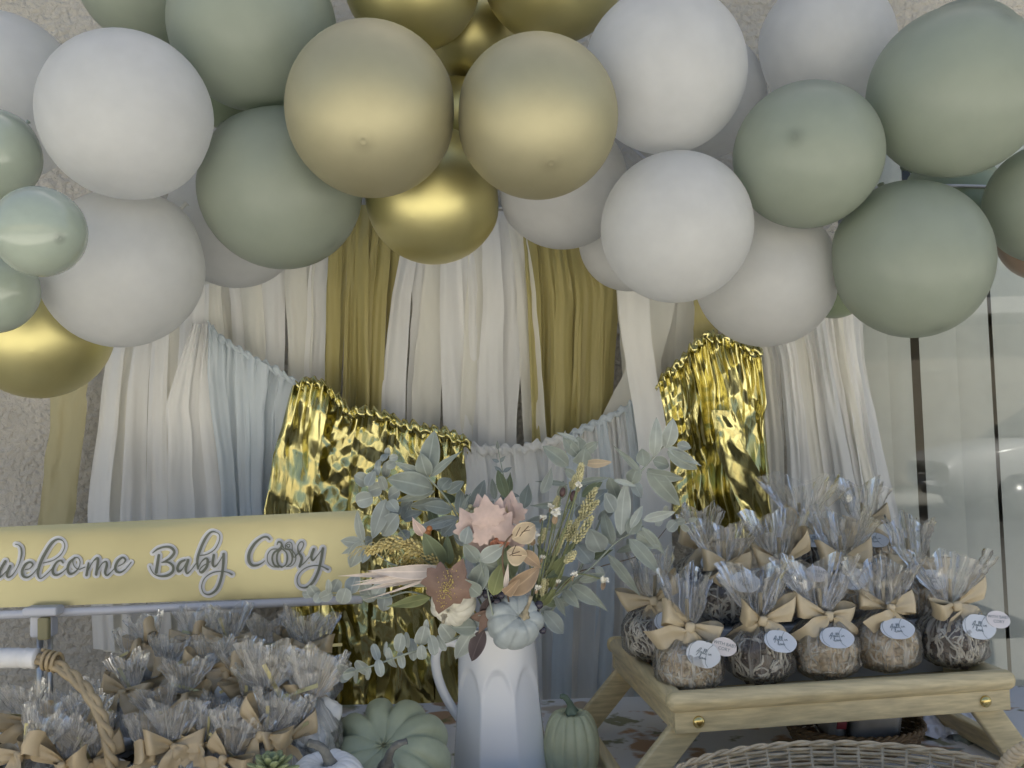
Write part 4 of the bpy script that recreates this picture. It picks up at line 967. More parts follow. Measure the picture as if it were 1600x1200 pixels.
# ------------------------------------------------------------------ treat bags at the left
LMP = [mesh('meringue', *lump(s, .020, .35, 2.0), MT['meringue']) for s in range(4)]
LBAG = [cello_mesh(cello_bag(s, .036, .07, .078, .006, .048, .035, .38, pleats=6), MT['cello_fan']) for s in (41, 42, 43, 44, 45, 46)]
LBOW = [bow_meshes(s, MT['satin_ribbon'], .98, .12) for s in (51, 52, 53, 54, 55, 56)]
TIEM = mesh('twist_tie', *join(xf(box(-.028, .028, -.0004, .0004, -.0022, .0022), rot=(0, .3, 0))), MT['tie'], False)
BAGS = [
 (12, 1184, 1.16, 'treat bag in the lower left corner of the photo, cut by both edges'),
 (86, 1188, 1.17, 'treat bag with a wide dull bow, second from the lower left corner'),
 (130, 1147, 1.22, 'treat bag inside the handled basket showing round white sweets beside its bow tail'),
 (44, 1128, 1.27, 'treat bag with a tall clear top under the white wrapped handle'),
 (210, 1192, 1.17, 'treat bag low beside the foot of the basket handle, its bow tilted'),
 (243, 1166, 1.19, 'treat bag with the neatest big bow, two broad tails hanging straight down'),
 (303, 1167, 1.19, 'treat bag just right of the big neat bow, tails covering its white sweets'),
 (402, 1152, 1.18, 'treat bag whose bow droops left above white sweets, beside the succulent'),
 (452, 1162, 1.18, 'treat bag behind the stem of the white pumpkin with its bow spread wide'),
 (268, 1122, 1.26, 'treat bag with a bow turned sideways behind the big neat bow'),
 (368, 1120, 1.26, 'treat bag with a wrinkled bow above the drooping one'),
 (330, 1150, 1.24, 'treat bag half covered between the neat bow and the drooping bow'),
 (440, 1085, 1.27, 'treat bag with a V shaped clear top above two bags of cream sweets'),
 (497, 1082, 1.27, 'treat bag at the right end with its clear top leaning to the pale eucalyptus tip'),
 (215, 1082, 1.32, 'treat bag just right of the twisted handle with a long flat bow'),
 (314, 1048, 1.35, 'treat bag with white sweets showing left of its knot, in the middle of the heap'),
 (363, 1057, 1.34, 'treat bag with a crushed bow right of the middle of the heap'),
 (170, 1108, 1.34, 'treat bag beside the twisted handle, mostly clear wrap'),
 (196, 1038, 1.42, 'treat bag farthest left in the top row, against the bare stucco'),
 (246, 1008, 1.44, 'treat bag with an upright bow loop, second in the top row below the sign'),
 (300, 1003, 1.44, 'treat bag below the word Baby in the top row'),
 (350, 1005, 1.43, 'treat bag right below the tail of the y in Baby'),
 (402, 1018, 1.42, 'treat bag below the gap between Baby and Cory'),
 (452, 1010, 1.43, 'treat bag below the word Cory in the top row'),
 (492, 1022, 1.41, 'treat bag at the right end of the top row beside the gold foil'),
 (470, 1128, 1.23, 'treat bag of cream sweets showing its round side at the right edge of the heap'),
 (400, 1120, 1.25, 'treat bag of cream sweets left of the round sided one'),
 (162, 1178, 1.20, 'treat bag squeezed between the foot of the basket handle and its neighbours'),
 (345, 1187, 1.165, 'treat bag at the bottom edge left of the succulent, its bow half cut off'),
 (287, 1086, 1.30, 'treat bag in the middle of the heap, its bow just left of a crushed one'),
 (243, 1052, 1.38, 'treat bag under the upright bow loop of the top row'),
 (405, 1068, 1.32, 'treat bag in the middle of the heap toward the gold foil, low bow'),
 (60, 1168, 1.22, 'treat bag between the lower left corner bag and the handled basket sweets'),
 (95, 1150, 1.30, 'treat bag behind the handled basket front, mostly hidden by bows'),
]
for i, (u, v, d, lab) in enumerate(BAGS):
    s = rnd.uniform(.92, 1.08); c = P(u, v, d); base = c - np.array([0, 0, .079 * s]) + np.array([0, .018, 0])
    t = thing('treat_bag', lab, 'treat bag', base, 'cellophane treat bags with tan bows')
    t.scale = (s,) * 3
    lx, ly = rnd.uniform(-.15, .12), rnd.uniform(-.28, .28)
    t.rotation_euler = (lx, ly, rnd.uniform(-.5, .5))
    if i in (25, 26): t.rotation_euler = (.1, .15, 0); t.scale = (1.25,) * 3; t.location = (base[0], base[1], base[2] + .012)
    put('cellophane_bag', LBAG[i % 6], t, (0, 0, 0), (0, 0, rnd.uniform(-.35, .35)))
    for k in range(7):
        an = k * 2.4 + i; hgt = .018 + .012 * (k % 4); rr = .017 if k < 6 else 0
        put('meringue', LMP[(i + k) % 4], t, (rr * math.cos(an), rr * math.sin(an), hgt), (k, an, i), rnd.uniform(.75, .95))
    if i not in (25, 26):
        put_bow(LBOW[i % 6], t, (0, -.012, .079), (rnd.uniform(-.2, .2), rnd.uniform(-.3, .3), rnd.uniform(-.35, .35)), rnd.uniform(.78, 1.0))
    put('twist_tie', TIEM, t, (rnd.uniform(-.02, .02), -.008, .086), (rnd.uniform(-.5, .5), rnd.uniform(-1.2, 1.2), rnd.uniform(-.5, .5)))

# ------------------------------------------------------------------ baskets
def basket(name, label, c, a_, b_, z0, z1, flare, mt, stakes, rings, w, rot=0, inner=True):
    t = thing(name, label, 'basket', (c[0], c[1], z0))
    R = Matrix.Rotation(rot, 3, 'Z'); R = np.array(R)
    n = stakes * 5; th_ = np.linspace(0, 2 * PI, n + 1)
    ps = []
    for k in range(rings):
        f = k / (rings - 1); s_ = 1 + flare * (f - 1)
        off = w * 1.1 * np.cos(stakes / 2 * th_ + (PI if k % 2 else 0)) + w * .3 * vn(th_ * 9, th_ * 0 + k, 3)
        p = np.stack([(a_ * s_ + off) * np.cos(th_), (b_ * s_ + off) * np.sin(th_), z0 + (z1 - z0) * f + w * .5 * vn(th_ * 5, th_ * 0 + k, 8)], 1)
        ps.append(tube(p, w * (.85 + .3 * rnd.random()), 5, False))
    v, f = join(*ps); wv = obj('weave', ((v * [1, 1, 1]) @ R.T + [c[0], c[1], 0], f), mt, t); wv['kind'] = 'stuff'
    for k in range(stakes):
        a0 = 2 * PI * (k + .5) / stakes
        p = np.array([[(a_ * (1 + flare * (f - 1))) * math.cos(a0), (b_ * (1 + flare * (f - 1))) * math.sin(a0), z0 + (z1 - z0) * f] for f in (0, .5, 1)])
        obj('stake', ((lambda q: (q[0] @ R.T + [c[0], c[1], 0], q[1]))(tube(p, w * 1.15, 6))), mt, t)
    for k in range(2):
        tw = 24 * th_ + k * PI
        p = np.stack([(a_ + w * .9 * np.cos(tw)) * np.cos(th_), (b_ + w * .9 * np.cos(tw)) * np.sin(th_), z1 + w * 1.1 + w * .9 * np.sin(tw)], 1)
        obj('rim', ((lambda q: (q[0] @ R.T + [c[0], c[1], 0], q[1]))(tube(p, w * 1.05, 6, False))), mt, t)
    v, f = lathe([(.001, z0 + .002), (.98 * (1 - flare), z0 + .002)], 40); v = v * [a_, b_, 1]
    obj('base', (v @ R.T + [c[0], c[1], 0], f), mt, t)
    return t
c = P(1320, 1149, 1.20); zr = c[2]
fb = basket('wicker_basket', 'large light wicker basket cut by the bottom edge in front of the tray', (P(1335, 1200, 1.03)[0], -2.05 + 1.045), .222, .165, TZ + .002, zr - .006, .14, MT['wicker'], 46, 25, .0021)
hp = []
for k in range(3):
    s_ = np.linspace(0, 1, 60); base = catmull([P(1565, 1210, 1.05), P(1580, 1185, 1.05), P(1612, 1166, 1.05), P(1660, 1175, 1.06), P(1690, 1215, 1.07)], 60)
    an = s_ * 38 + k * 2.09; base = base + np.stack([np.cos(an) * .0045, np.sin(an) * .003, np.sin(an) * .0045], 1); hp.append(tube(base, .0042, 6))
obj('handle', join(*hp), MT['wicker'], fb)
for i, (u, v, lab) in enumerate(((1345, 1236, 'clear wrapped greenish treat in the light wicker basket, left one'), (1455, 1234, 'clear wrapped greenish treat in the light wicker basket, right one'), (1258, 1246, 'clear wrapped greenish treat at the left end of the light wicker basket'))):
    c = P(u, v, 1.05); t = thing('wrapped_treat', lab, 'treat', c, 'wrapped treats in the light wicker basket')
    for k in range(3): obj('treat', xf(lump(k + i, .016, .3, 3), loc=c + np.array([(k - 1) * .022, 0, -.004 + .004 * (k == 1)])), MT['leaf_pale'], t)
    v_, f_ = xf(lump(i + 9, .034, .35, 2.5, (40, 24)), scale=(1.2, .8, .75), loc=c); obj('wrap', (v_, f_), MT['cello'], t)
bb = P(1335, 1128, 1.50)
basket('brown_basket', 'small brown wicker basket with wrapped cloth bundles under the tray', (bb[0], bb[1]), .108, .085, TZ + .003, P(1335, 1158, 1.42)[2], .12, MT['wicker_dark'], 30, 11, .0026)
for i, (u, wpx, mt, lab) in enumerate(((1298, 26, 'plaid', 'clear wrapped grey bundle with a dark red print in the brown basket'), (1358, 74, 'plaid', 'bigger clear wrapped grey bundle lying in the brown basket'))):
    c = P(u, 1124, 1.49); t = thing('wrapped_bundle', lab, 'bundle', c, 'bundles in the brown basket')
    v, f = rbox(M(wpx, 1.5), .06, .055, .012, 4); v[:, 2] += .006 * vn(v[:, 0] * 60, v[:, 1] * 60, i)
    obj('cloth', xf((v, f), rot=(.2, .08, .1), loc=c), MT[mt], t)
    v, f = rbox(M(wpx + 8, 1.5), .07, .066, .016, 6); v += .005 * crumple(v[:, :1] * 1.0, v[:, 2:3], i + 3, 30, 4)
    obj('wrap', xf((v, f), rot=(.2, .08, .1), loc=c + [0, 0, .004]), MT['cello'], t)
    if i == 0: obj('printed_card', xf(rbox(.016, .002, .014, .0006, 1), rot=(.2, .08, .1), loc=c + [.003, -.042, .004]), MT['redprint'], t)
tag(obj('orange_leaf_card', xf(rbox(.022, .03, .006, .002, 1), rot=(.4, .3, .2), loc=P(1255, 1118, 1.5)), MT['orangeprint']), 'small orange piece at the left rim of the brown basket', 'card')
hb = P(-10, 1190, 1.25)
lb = basket('handled_basket', 'wicker basket of treat bags at the lower left with a white wrapped handle', (hb[0], hb[1]), .15, .115, TZ + .002, .865, .10, MT['wicker_dark'], 34, 12, .0028)
arc = catmull([P(-220, 1160, 1.26), P(-185, 1090, 1.26), P(-110, 1040, 1.25), P(0, 1026, 1.25), P(62, 1029, 1.25), P(105, 1050, 1.235), P(140, 1085, 1.20), P(162, 1130, 1.175), P(172, 1175, 1.16), P(178, 1215, 1.16)], 120)
for k in range(3):
    s_ = np.linspace(0, 1, 120); an = s_ * 34 + k * 2.09
    obj('handle_strand', tube(arc + np.stack([np.cos(an) * .0036, np.sin(an) * .0036, np.sin(an) * .0036], 1), .0046, 7), MT['rattan'], lb)
q = catmull([P(-120, 1036, 1.25), P(-40, 1030, 1.25), P(20, 1028, 1.25), P(58, 1029, 1.25)], 40)
obj('handle_wrap', tube(q, .0135 + .0012 * vn(np.arange(40) * .9, np.zeros(40), 2), 18), MT['wrap'], lb)
q = arc[int(120 * .46):]; 
wr = P(66, 1030, 1.25); ts = np.linspace(0, 1, 60)
obj('rattan_lashing', tube(np.stack([wr[0] + .024 * ts, wr[1] + .0125 * np.sin(ts * 22), wr[2] - .006 * ts + .0125 * np.cos(ts * 22)], 1), .0026, 6), MT['rattan'], lb)
rb_ = P(330, 1190, 1.26)
basket('treat_basket', 'brown wicker basket almost buried under the heap of treat bags', (rb_[0], rb_[1]), .165, .12, TZ + .002, .84, .1, MT['wicker_dark'], 36, 10, .0028)
tag(obj('riser_box', xf(rbox(.36, .10, .115, .004), loc=(P(345, 1100, 1.47)[0], -2.05 + 1.47, TZ + .0605)), MT['cloth'], smooth=False), 'plain box hidden behind the front treat bags, holding up the top row', 'box')
# tissue and cloth at the right, under the tray
def crumpled(name, lab, cat, pts4, d, mt, seed, amp, f):
    n = 40; S_, T_ = np.meshgrid(np.linspace(0, 1, n), np.linspace(0, 1, n)); p = np.array(pts4, float)
    UV = (1 - T_)[..., None] * ((1 - S_)[..., None] * p[0] + S_[..., None] * p[1]) + T_[..., None] * ((1 - S_)[..., None] * p[3] + S_[..., None] * p[2])
    UV = UV + (vn(S_ * 5, T_ * 5, seed)[..., None] * 14)
    D = d - .12 * T_ + amp * crumple(S_ * .12, T_ * .12, seed, f, 5)
    return tag(obj(name, (P(UV[..., 0].ravel(), UV[..., 1].ravel(), D.ravel()), gridf(n, n)), mt), lab, cat)
crumpled('tissue_paper', 'crumpled white tissue paper under the right end of the tray', 'tissue paper', [(1445, 1085), (1530, 1098), (1560, 1145), (1440, 1150)], 1.62, MT['paper'], 4, .02, 20)
crumpled('sage_cloth', 'folded sage cloth on the table under the right end of the tray', 'cloth', [(1500, 1138), (1560, 1130), (1600, 1200), (1470, 1205)], 1.52, MT['sagecloth'], 8, .016, 12)

# ------------------------------------------------------------------ pitcher
vc = Pv(781, 1150, 1.385); vb = np.array([vc[0], vc[1], TZ + .002])
ztop = P(781, 975, 1.385)[2] - vb[2]
pit = thing('pitcher', 'tall white fluted enamel pitcher holding the bouquet', 'pitcher', vb)
def flute(a, z):
    t = z / ztop
    ph = (a * 8 / (2 * PI) + .5) % 1.0; q = np.abs(ph - .5) * 2          # 0 in the middle of a flute, 1 on the ridge
    arch = .77 - .20 * q ** 2.4
    k = np.clip((arch - t) / .05, 0, 1); k = k * k * (3 - 2 * k)
    return 1 - k * .055 * (1 - q ** 2.2) + (1 - k) * .012
prof = []
for t in np.linspace(0, 1, 60):
    r = .0765 - .0225 * t ** 1.15
    if t > .93: r += .004 * ((t - .93) / .07) ** 2
    prof.append((r, ztop * t))
prof = [(.001, 0), (.070, 0), (.0755, .002)] + prof[1:]
inn = [(.055, ztop + .001), (.050, ztop - .004), (.048, ztop * .8), (.06, ztop * .1), (.001, ztop * .08)]
V, fs = lathe(prof, 160, flute); V2, f2 = lathe(inn, 160)
obj('body', xf(join((V, fs), (V2, f2)), loc=vb, rot=(0, 0, 0)), MT['enamel'], pit)
hd = catmull([P(722, 1008, 1.385), P(700, 1003, 1.385), P(683, 1016, 1.385), P(681, 1042, 1.385), P(690, 1075, 1.385), P(706, 1105, 1.385), P(722, 1128, 1.385)], 50)
v, f = tube(hd, .0072, 14); obj('handle', (v, f), MT['enamel'], pit)
dc = P(800, 1215, 1.15); 
dish = lathe([(.001, 0), (.07, 0), (.075, .004), (.122, .046), (.128, .050), (.126, .053), (.118, .048), (.07, .010), (.001, .009)], 72)
dz = P(800, 1196, 1.28)[2] - .053
tag(obj('dish', xf(dish, loc=(dc[0], -2.05 + 1.15, dz)), MT['plate']), 'white dish whose rim just shows at the bottom edge before the pitcher', 'dish')
ft = lathe([(.001, 0), (.05, 0), (.05, .006), (.03, .012), (.03, dz - TZ - .012), (.05, dz - TZ - .004), (.05, dz - TZ - .001), (.001, dz - TZ - .001)], 40)
o = bpy.data.objects['dish']; obj('foot', xf(ft, loc=(0, 0, TZ - dz + .001)), MT['plate'], o, local=True)

# ------------------------------------------------------------------ pumpkins
def pumpkin(name, label, c, rx, rz, ribs, depth_, mt, axis, stem, stem_r, smat, sharp=.7, lift=1.0, seed=0, flare=1.8):
    nu, nv = ribs * 10, 30
    a = np.linspace(0, 2 * PI, nu, endpoint=False); ps = []
    rg = random.Random(seed); jit = np.array([rg.uniform(.93, 1.05) for _ in range(ribs)])
    ra = a * ribs / (2 * PI); rid = np.floor(ra).astype(int) % ribs; q = np.abs((ra % 1) - .5) * 2
    for ph in np.linspace(0.02, PI - .02, nv):
        g = depth_ * q ** (1 / sharp * 2.2) * min(1, math.sin(ph) * 1.6)
        k = (1 - g) * (1 + (jit[rid] - 1) * (1 - q ** 2))
        R = rx * math.sin(ph) ** .82; Z = rz * math.cos(ph)
        dim = math.exp(-(math.sin(ph) / .33) ** 2) * rz * .28 * (1 if ph < PI / 2 else -1)
        ps.append(np.stack([R * k * np.cos(a), R * k * np.sin(a), Z * (1 - .6 * g) - dim + 0 * a], 1))
    V = np.concatenate(ps); f = gridf(nu, nv, True); f += [tuple(range(nu)), tuple(range(nu * (nv - 1), nu * nv))[::-1]]
    R_ = np.array(Vector(axis).to_track_quat('Z', 'X').to_matrix())
    t = thing(name, label, 'pumpkin', c)
    obj('body', (V @ R_.T + np.array(c), f), mt, t)
    p = catmull(stem, 40); s_ = np.linspace(0, 1, 40); rad = stem_r * (.75 + flare * np.exp(-s_ * 6) + .12 * vn(s_ * 14, s_ * 0, seed))
    v, f = tube(p, rad, 14); 
    ang = np.arange(len(v)) % 14; cen = np.repeat(p, 14, 0)
    v = cen + (v - cen) * (1 + .16 * np.cos(ang * 2 * PI / 14 * 5 + np.repeat(s_ * 6, 14)))[:, None]
    obj('stem', (v, f), smat, t)
    return t
pumpkin('pumpkin', 'large sage pumpkin with a curled grey stem at the bottom, left of the pitcher', P(608, 1190, 1.27), .090, .060, 10, .20, MT['pk_sage'], (-.05, -.55, .62),
        [P(602, 1204, 1.19), P(606, 1188, 1.165), P(612, 1172, 1.15), P(622, 1163, 1.14), P(636, 1158, 1.14)], .0052, MT['pk_stem'], seed=2)
pumpkin('pumpkin', 'small white pumpkin with a hooked grey stem at the bottom edge', P(510, 1231, 1.13), .053, .042, 16, .07, MT['pk_white'], (0, -.12, 1),
        [P(517, 1206, 1.13), P(514, 1188, 1.125), P(506, 1172, 1.12), P(496, 1165, 1.115), P(482, 1160, 1.11)], .0062, MT['pk_stem'], seed=4)
tag(obj('pumpkin_stand', xf(lathe([(.001, 0), (.05, 0), (.05, .02), (.001, .02)], 30), scale=(1, 1, .5), loc=(P(512, 1217, 1.13)[0], P(512, 1217, 1.13)[1], TZ + .002)), MT['wood']), 'low round wooden slice hidden under the small white pumpkin', 'stand')
pumpkin('pumpkin', 'tall pale green speckled pumpkin with a bent green stem, right of the pitcher', P(893, 1168, 1.36), .0425, .0625, 13, .09, MT['pk_green'], (.02, -.05, 1),
        [P(893, 1113, 1.36), P(891, 1102, 1.358), P(888, 1095, 1.355), P(882, 1089, 1.352), P(876, 1088, 1.35)], .0050, MT['pk_stem_green'], seed=6, flare=1.3)
pumpkin('pumpkin', 'blue grey pumpkin with a tan stem hanging at the front of the bouquet', P(803, 971, 1.24),   .0395, .036, 9, .10, MT['pk_blue'], (.28, -.8, .42),
        [P(820, 962, 1.205), P(822, 953, 1.195), P(826, 944, 1.19), P(830, 931, 1.19)], .0030, MT['pk_stem_tan'], seed=8, flare=1.6)
pumpkin('pumpkin', 'small cream pumpkin under a rust maple leaf in the bouquet', P(708, 941, 1.24), .032, .028, 12, .09, MT['pk_cream'], (-.25, -.75, -.35),
        [P(694, 962, 1.20), P(693, 968, 1.195), P(692, 974, 1.195)], .0030, MT['pk_stem_tan'], seed=9, flare=.8)

# ------------------------------------------------------------------ bouquet
def leaf_mesh(b, t, w, n, kind='oval', bend=.1, fold=.18, nu=7, nv=13, twist=0):
    b, t, n = np.array(b), np.array(t), np.array(n, float); ax = t - b; L = np.linalg.norm(ax); ax /= L
    n = n - ax * np.dot(n, ax); n /= np.linalg.norm(n); s_ = np.cross(ax, n)
    T = np.linspace(0, 1, nv); Q = np.linspace(-1, 1, nu)
    if kind == 'oval': W_ = np.sin(PI * T ** .8) ** .75
    elif kind == 'round': W_ = np.sqrt(np.clip(1 - (2 * T - 1) ** 2, 0, 1)) ** .9
    elif kind == 'lance': W_ = np.sin(PI * T ** .7) ** 1.1
    else: W_ = np.minimum(1, T * 5) * (1 - T) ** .5                    # wedge
    W_[0] = max(W_[0], .06); W_[-1] = max(W_[-1], .03)
    cu = bend * L * np.sin(PI * T); 
    V = []
    for i in range(nv):
        an = twist * T[i]
        s2 = s_ * math.cos(an) + n * math.sin(an); n2 = n * math.cos(an) - s_ * math.sin(an)
        for q in Q:
            V.append(b + ax * L * T[i] + n * cu[i] + s2 * q * W_[i] * w / 2 + n2 * (fold * abs(q) ** 1.4 * W_[i] * w / 2 + .03 * w * math.sin(7 * T[i] + 3 * q)))
    return np.array(V), gridf(nu, nv)
TOCAM = -fw
def lf(parent, u0, v0, u1, v1, wpx, d, mt, kind='oval', bend=None, fold=None, dd=None, name='leaf', twist=None, lab=None):
    dd = rnd.uniform(-.018, .018) if dd is None else dd
    b, t = P(u0, v0, d), P(u1, v1, d + dd)
    n = TOCAM + np.array([rnd.uniform(-.45, .45), rnd.uniform(-.1, .1), rnd.uniform(-.25, .5)])
    o = obj(name, leaf_mesh(b, t, M(wpx, d), n, kind, rnd.uniform(-.04, .14) if bend is None else bend, rnd.uniform(.05, .3) if fold is None else fold, twist=rnd.uniform(-.35, .35) if twist is None else twist), MT[mt], parent)
    at = o.data.attributes.new('across', 'FLOAT', 'POINT'); at.data.foreach_set('value', list(1 + np.abs(np.linspace(-1, 1, 7))) * (len(o.data.vertices) // 7))
    if lab: o['label'] = lab
    return o
BG = 'stems of the bouquet'
def sprig(name, label, cat, path, d, d1, wpx, smt, leaves, group=BG, root=True):
    pts = [P(u, v, d + (d1 - d) * i / max(1, len(path) - 1)) for i, (u, v) in enumerate(path)]
    if root: pts = [P(790 + (path[0][0] - 790) * .25, 1010, 1.385)] + pts
    t = thing(name, label, cat, pts[0], group)
    p = catmull(pts, 36); obj('stem', tube(p, M(wpx, d) / 2 * np.linspace(1.2, .6, 36), 7), MT[smt], t)
    for q in leaves:
        lf(t, *q[:5], q[7] if len(q) > 7 else d + (d1 - d) * .6, q[5], q[6] if len(q) > 6 else 'oval')
    return t
A_, B_, C_ = 'leaf_silver', 'leaf_pale', 'leaf_blue'
sprig('lambs_ear_stem', 'silver leafed stem rising left over the gold foil with one big upright leaf', 'foliage', [(740, 860), (715, 808), (695, 775), (668, 745)], 1.36, 1.34, 4, 'stem_pale', [
 (668, 744, 679, 673, 34, A_), (668, 745, 657, 708, 27, A_), (676, 764, 605, 748, 37, A_), (672, 748, 612, 720, 17, A_, 'lance'), (679, 767, 616, 784, 15, A_, 'lance'),
 (697, 786, 640, 790, 21, A_), (706, 797, 660, 789, 22, A_), (672, 745, 723, 704, 14, A_, 'lance'), (699, 770, 725, 752, 18, A_), (688, 766, 704, 747, 24, A_),
 (716, 809, 642, 828, 18, C_, 'lance'), (716, 809, 668, 822, 20, C_), (718, 803, 722, 768, 18, A_), (722, 800, 736, 770, 9, A_, 'lance'), (712, 815, 690, 838, 22, C_)])
sprig('sage_leaf_stem', 'broad grey leaves standing up behind the pink leaves', 'foliage', [(765, 850), (752, 810)], 1.42, 1.42, 3, 'stem_pale', [(740, 800, 757, 750, 24, C_), (750, 805, 772, 782, 14, C_), (760, 812, 748, 770, 20, A_), (742, 800, 728, 772, 20, A_)])
sprig('small_leaf_sprig', 'thin dark sprig of tiny leaves standing before the white swag', 'foliage', [(800, 800), (793, 770), (786, 740), (778, 700)], 1.44, 1.44, 2, 'stem_pale', [
 (785, 738, 772, 728, 7, C_, 'lance'), (786, 738, 800, 730, 7, C_, 'lance'), (790, 755, 774, 757, 7, C_, 'lance'), (790, 752, 800, 747, 6, C_, 'lance'), (780, 722, 768, 717, 6, C_, 'lance'), (781, 722, 790, 712, 6, C_, 'lance'), (778, 702, 777, 688, 6, C_, 'lance'), (794, 772, 812, 776, 8, C_), (794, 772, 780, 782, 14, C_)])
def rounds(cs, d, mt, jd=.02): 
    return [(u - h * .5 * math.cos(a), v + h * .5 * math.sin(a), u + h * .5 * math.cos(a), v - h * .5 * math.sin(a), w, mt, 'round', d + rnd.uniform(-jd, jd)) for u, v, w, h, a in cs]
sprig('eucalyptus_stem', 'round leafed eucalyptus reaching up left before the wide gold foil', 'foliage', [(700, 900), (640, 845), (600, 790), (585, 750), (602, 712)], 1.37, 1.38, 3, 'stem_pale', rounds([
 (564, 749, 22, 24, 2.6), (579, 748, 22, 26, 1.2), (586, 764, 24, 22, .3), (569, 780, 26, 28, 3.4), (616, 772, 24, 22, .6), (604, 733, 14, 26, 1.4), (592, 730, 12, 26, 1.5), (585, 738, 14, 20, 1.2), (602, 715, 14, 16, .9), (610, 725, 16, 16, .5), (606, 706, 10, 14, 1.5), (615, 715, 12, 14, .2), (636, 788, 22, 24, .8), (598, 755, 14, 24, 1.9)], 1.37, B_) + [
 (603, 780, 582, 842, 26, B_, 'oval', 1.35), (607, 782, 622, 800, 20, B_, 'oval', 1.35), (622, 803, 598, 838, 30, B_, 'oval', 1.34), (626, 792, 606, 806, 22, C_), (640, 790, 628, 812, 20, C_), (600, 800, 590, 822, 20, B_), (630, 812, 660, 800, 18, C_), (640, 830, 620, 845, 20, C_)])
sprig('eucalyptus_stem', 'pale leaf cluster overlapping the right end of the gold sign', 'foliage', [(660, 900), (610, 880), (570, 850)], 1.36, 1.35, 3, 'stem_pale', [
 (567, 846, 558, 798, 16, B_), (570, 850, 532, 845, 21, B_), (566, 844, 547, 887, 27, B_), (562, 850, 533, 866, 9, B_, 'lance'), (570, 848, 582, 842, 16, B_), (575, 855, 566, 880, 16, B_)])
sprig('eucalyptus_stem', 'short eucalyptus tip lying across the lower right corner of the gold sign', 'foliage', [(660, 930), (600, 934), (560, 930), (488, 928)], 1.30, 1.36, 3, 'stem_pale', rounds([
 (490, 924, 20, 22, 2.2), (498, 934, 16, 20, 4), (509, 930, 20, 22, 3.6), (513, 916, 10, 22, 1.6), (524, 915, 20, 22, 1.1), (537, 931, 24, 26, 4.4), (552, 914, 26, 30, 1.3), (576, 925, 26, 34, 5.2), (592, 922, 22, 26, 1.0), (600, 940, 24, 30, 4.6), (480, 928, 12, 16, 3.1)], 1.34, B_))
sprig('eucalyptus_stem', 'long eucalyptus stem drooping left under the cream pumpkin, in front of the foil', 'foliage', [(735, 985), (700, 1002), (640, 1020), (580, 1041), (536, 1052)], 1.26, 1.22, 4, 'stem_pale', rounds([
 (697, 987, 26, 30, 2.2), (676, 1008, 19, 33, 1.8), (660, 992, 24, 32, 1.3), (667, 980, 10, 26, 1.6), (644, 1015, 16, 36, 1.7), (625, 1004, 20, 30, 1.4), (636, 1000, 9, 26, 1.7), (613, 1027, 14, 34, 1.9), (627, 1031, 13, 28, 4.9), (659, 1019, 16, 24, 4.8), (587, 1019, 14, 28, 1.9), (593, 1044, 15, 28, 4.9), (603, 1014, 6, 24, 1.5), (567, 1043, 20, 30, 2.3), (576, 1052, 8, 22, 4.5), (545, 1052, 20, 22, 3.5), (536, 1045, 14, 22, 2.6), (540, 1060, 14, 18, 4), (557, 1055, 8, 26, 4.6), (690, 1005, 12, 28, 5.2)], 1.24, B_, .012), root=False)
sprig('lambs_ear_stem', 'silver leaves topping the bouquet, one rolled into a cup, before the white swag', 'foliage', [(870, 880), (895, 800), (905, 758), (909, 728)], 1.40, 1.38, 4, 'stem_pale', [
 (888, 728, 848, 697, 25, A_), (908, 728, 914, 701, 38, A_, 'wedge'), (905, 714, 880, 682, 20, A_), (912, 706, 934, 691, 18, A_), (914, 724, 956, 722, 14, 'leaf_cream'), (903, 690, 870, 676, 8, B_), (905, 708, 903, 682, 26, A_),
 (887, 757, 836, 752, 9, A_, 'lance'), (899, 747, 882, 732, 14, A_), (905, 755, 952, 746, 12, A_, 'lance'), (952, 746, 968, 790, 22, A_), (900, 770, 902, 740, 20, A_), (905, 790, 912, 752, 26, C_), (920, 790, 950, 765, 24, C_), (878, 788, 828, 790, 12, A_, 'lance'), (870, 815, 822, 815, 22, C_), (880, 800, 850, 830, 24, C_)])
sprig('lambs_ear_stem', 'silver stem arching right to the gold foil fan, with paired upright leaves', 'foliage', [(900, 900), (945, 800), (990, 750), (1020, 715), (1042, 692)], 1.40, 1.42, 4, 'stem_pale', [
 (1022, 714, 1026, 652, 21, B_), (1040, 700, 1052, 654, 26, B_), (1042, 698, 1096, 728, 16, B_, 'lance'), (1043, 705, 1090, 733, 22, A_), (1058, 694, 1080, 700, 16, B_), (1012, 732, 1062, 790, 30, A_), (1010, 738, 1068, 748, 20, A_), (1003, 740, 958, 696, 11, A_, 'lance'), (1006, 728, 1003, 701, 24, A_), (985, 756, 997, 728, 24, A_), (990, 752, 1002, 778, 18, C_), (1020, 720, 1046, 728, 22, A_)])
sprig('lambs_ear_stem', 'silver stem at the right of the bouquet with one long rolled leaf in its middle', 'foliage', [(870, 930), (925, 885), (962, 848), (1005, 822)], 1.34, 1.38, 4, 'stem_pale', [
 (970, 836, 978, 754, 27, B_), (959, 750, 994, 760, 9, B_), (958, 852, 943, 799, 22, A_), (982, 835, 1000, 804, 24, A_), (1003, 824, 1040, 868, 15, A_, 'lance'), (995, 832, 1032, 856, 26, A_), (983, 842, 1030, 896, 24, A_), (950, 866, 1001, 932, 17, A_, 'lance'), (940, 862, 922, 826, 36, C_), (960, 800, 945, 770, 26, C_), (985, 825, 1004, 790, 14, B_), (930, 885, 945, 900, 12, B_), (925, 880, 900, 850, 30, C_), (1005, 812, 1055, 800, 16, B_), (920, 845, 908, 800, 24, C_)])
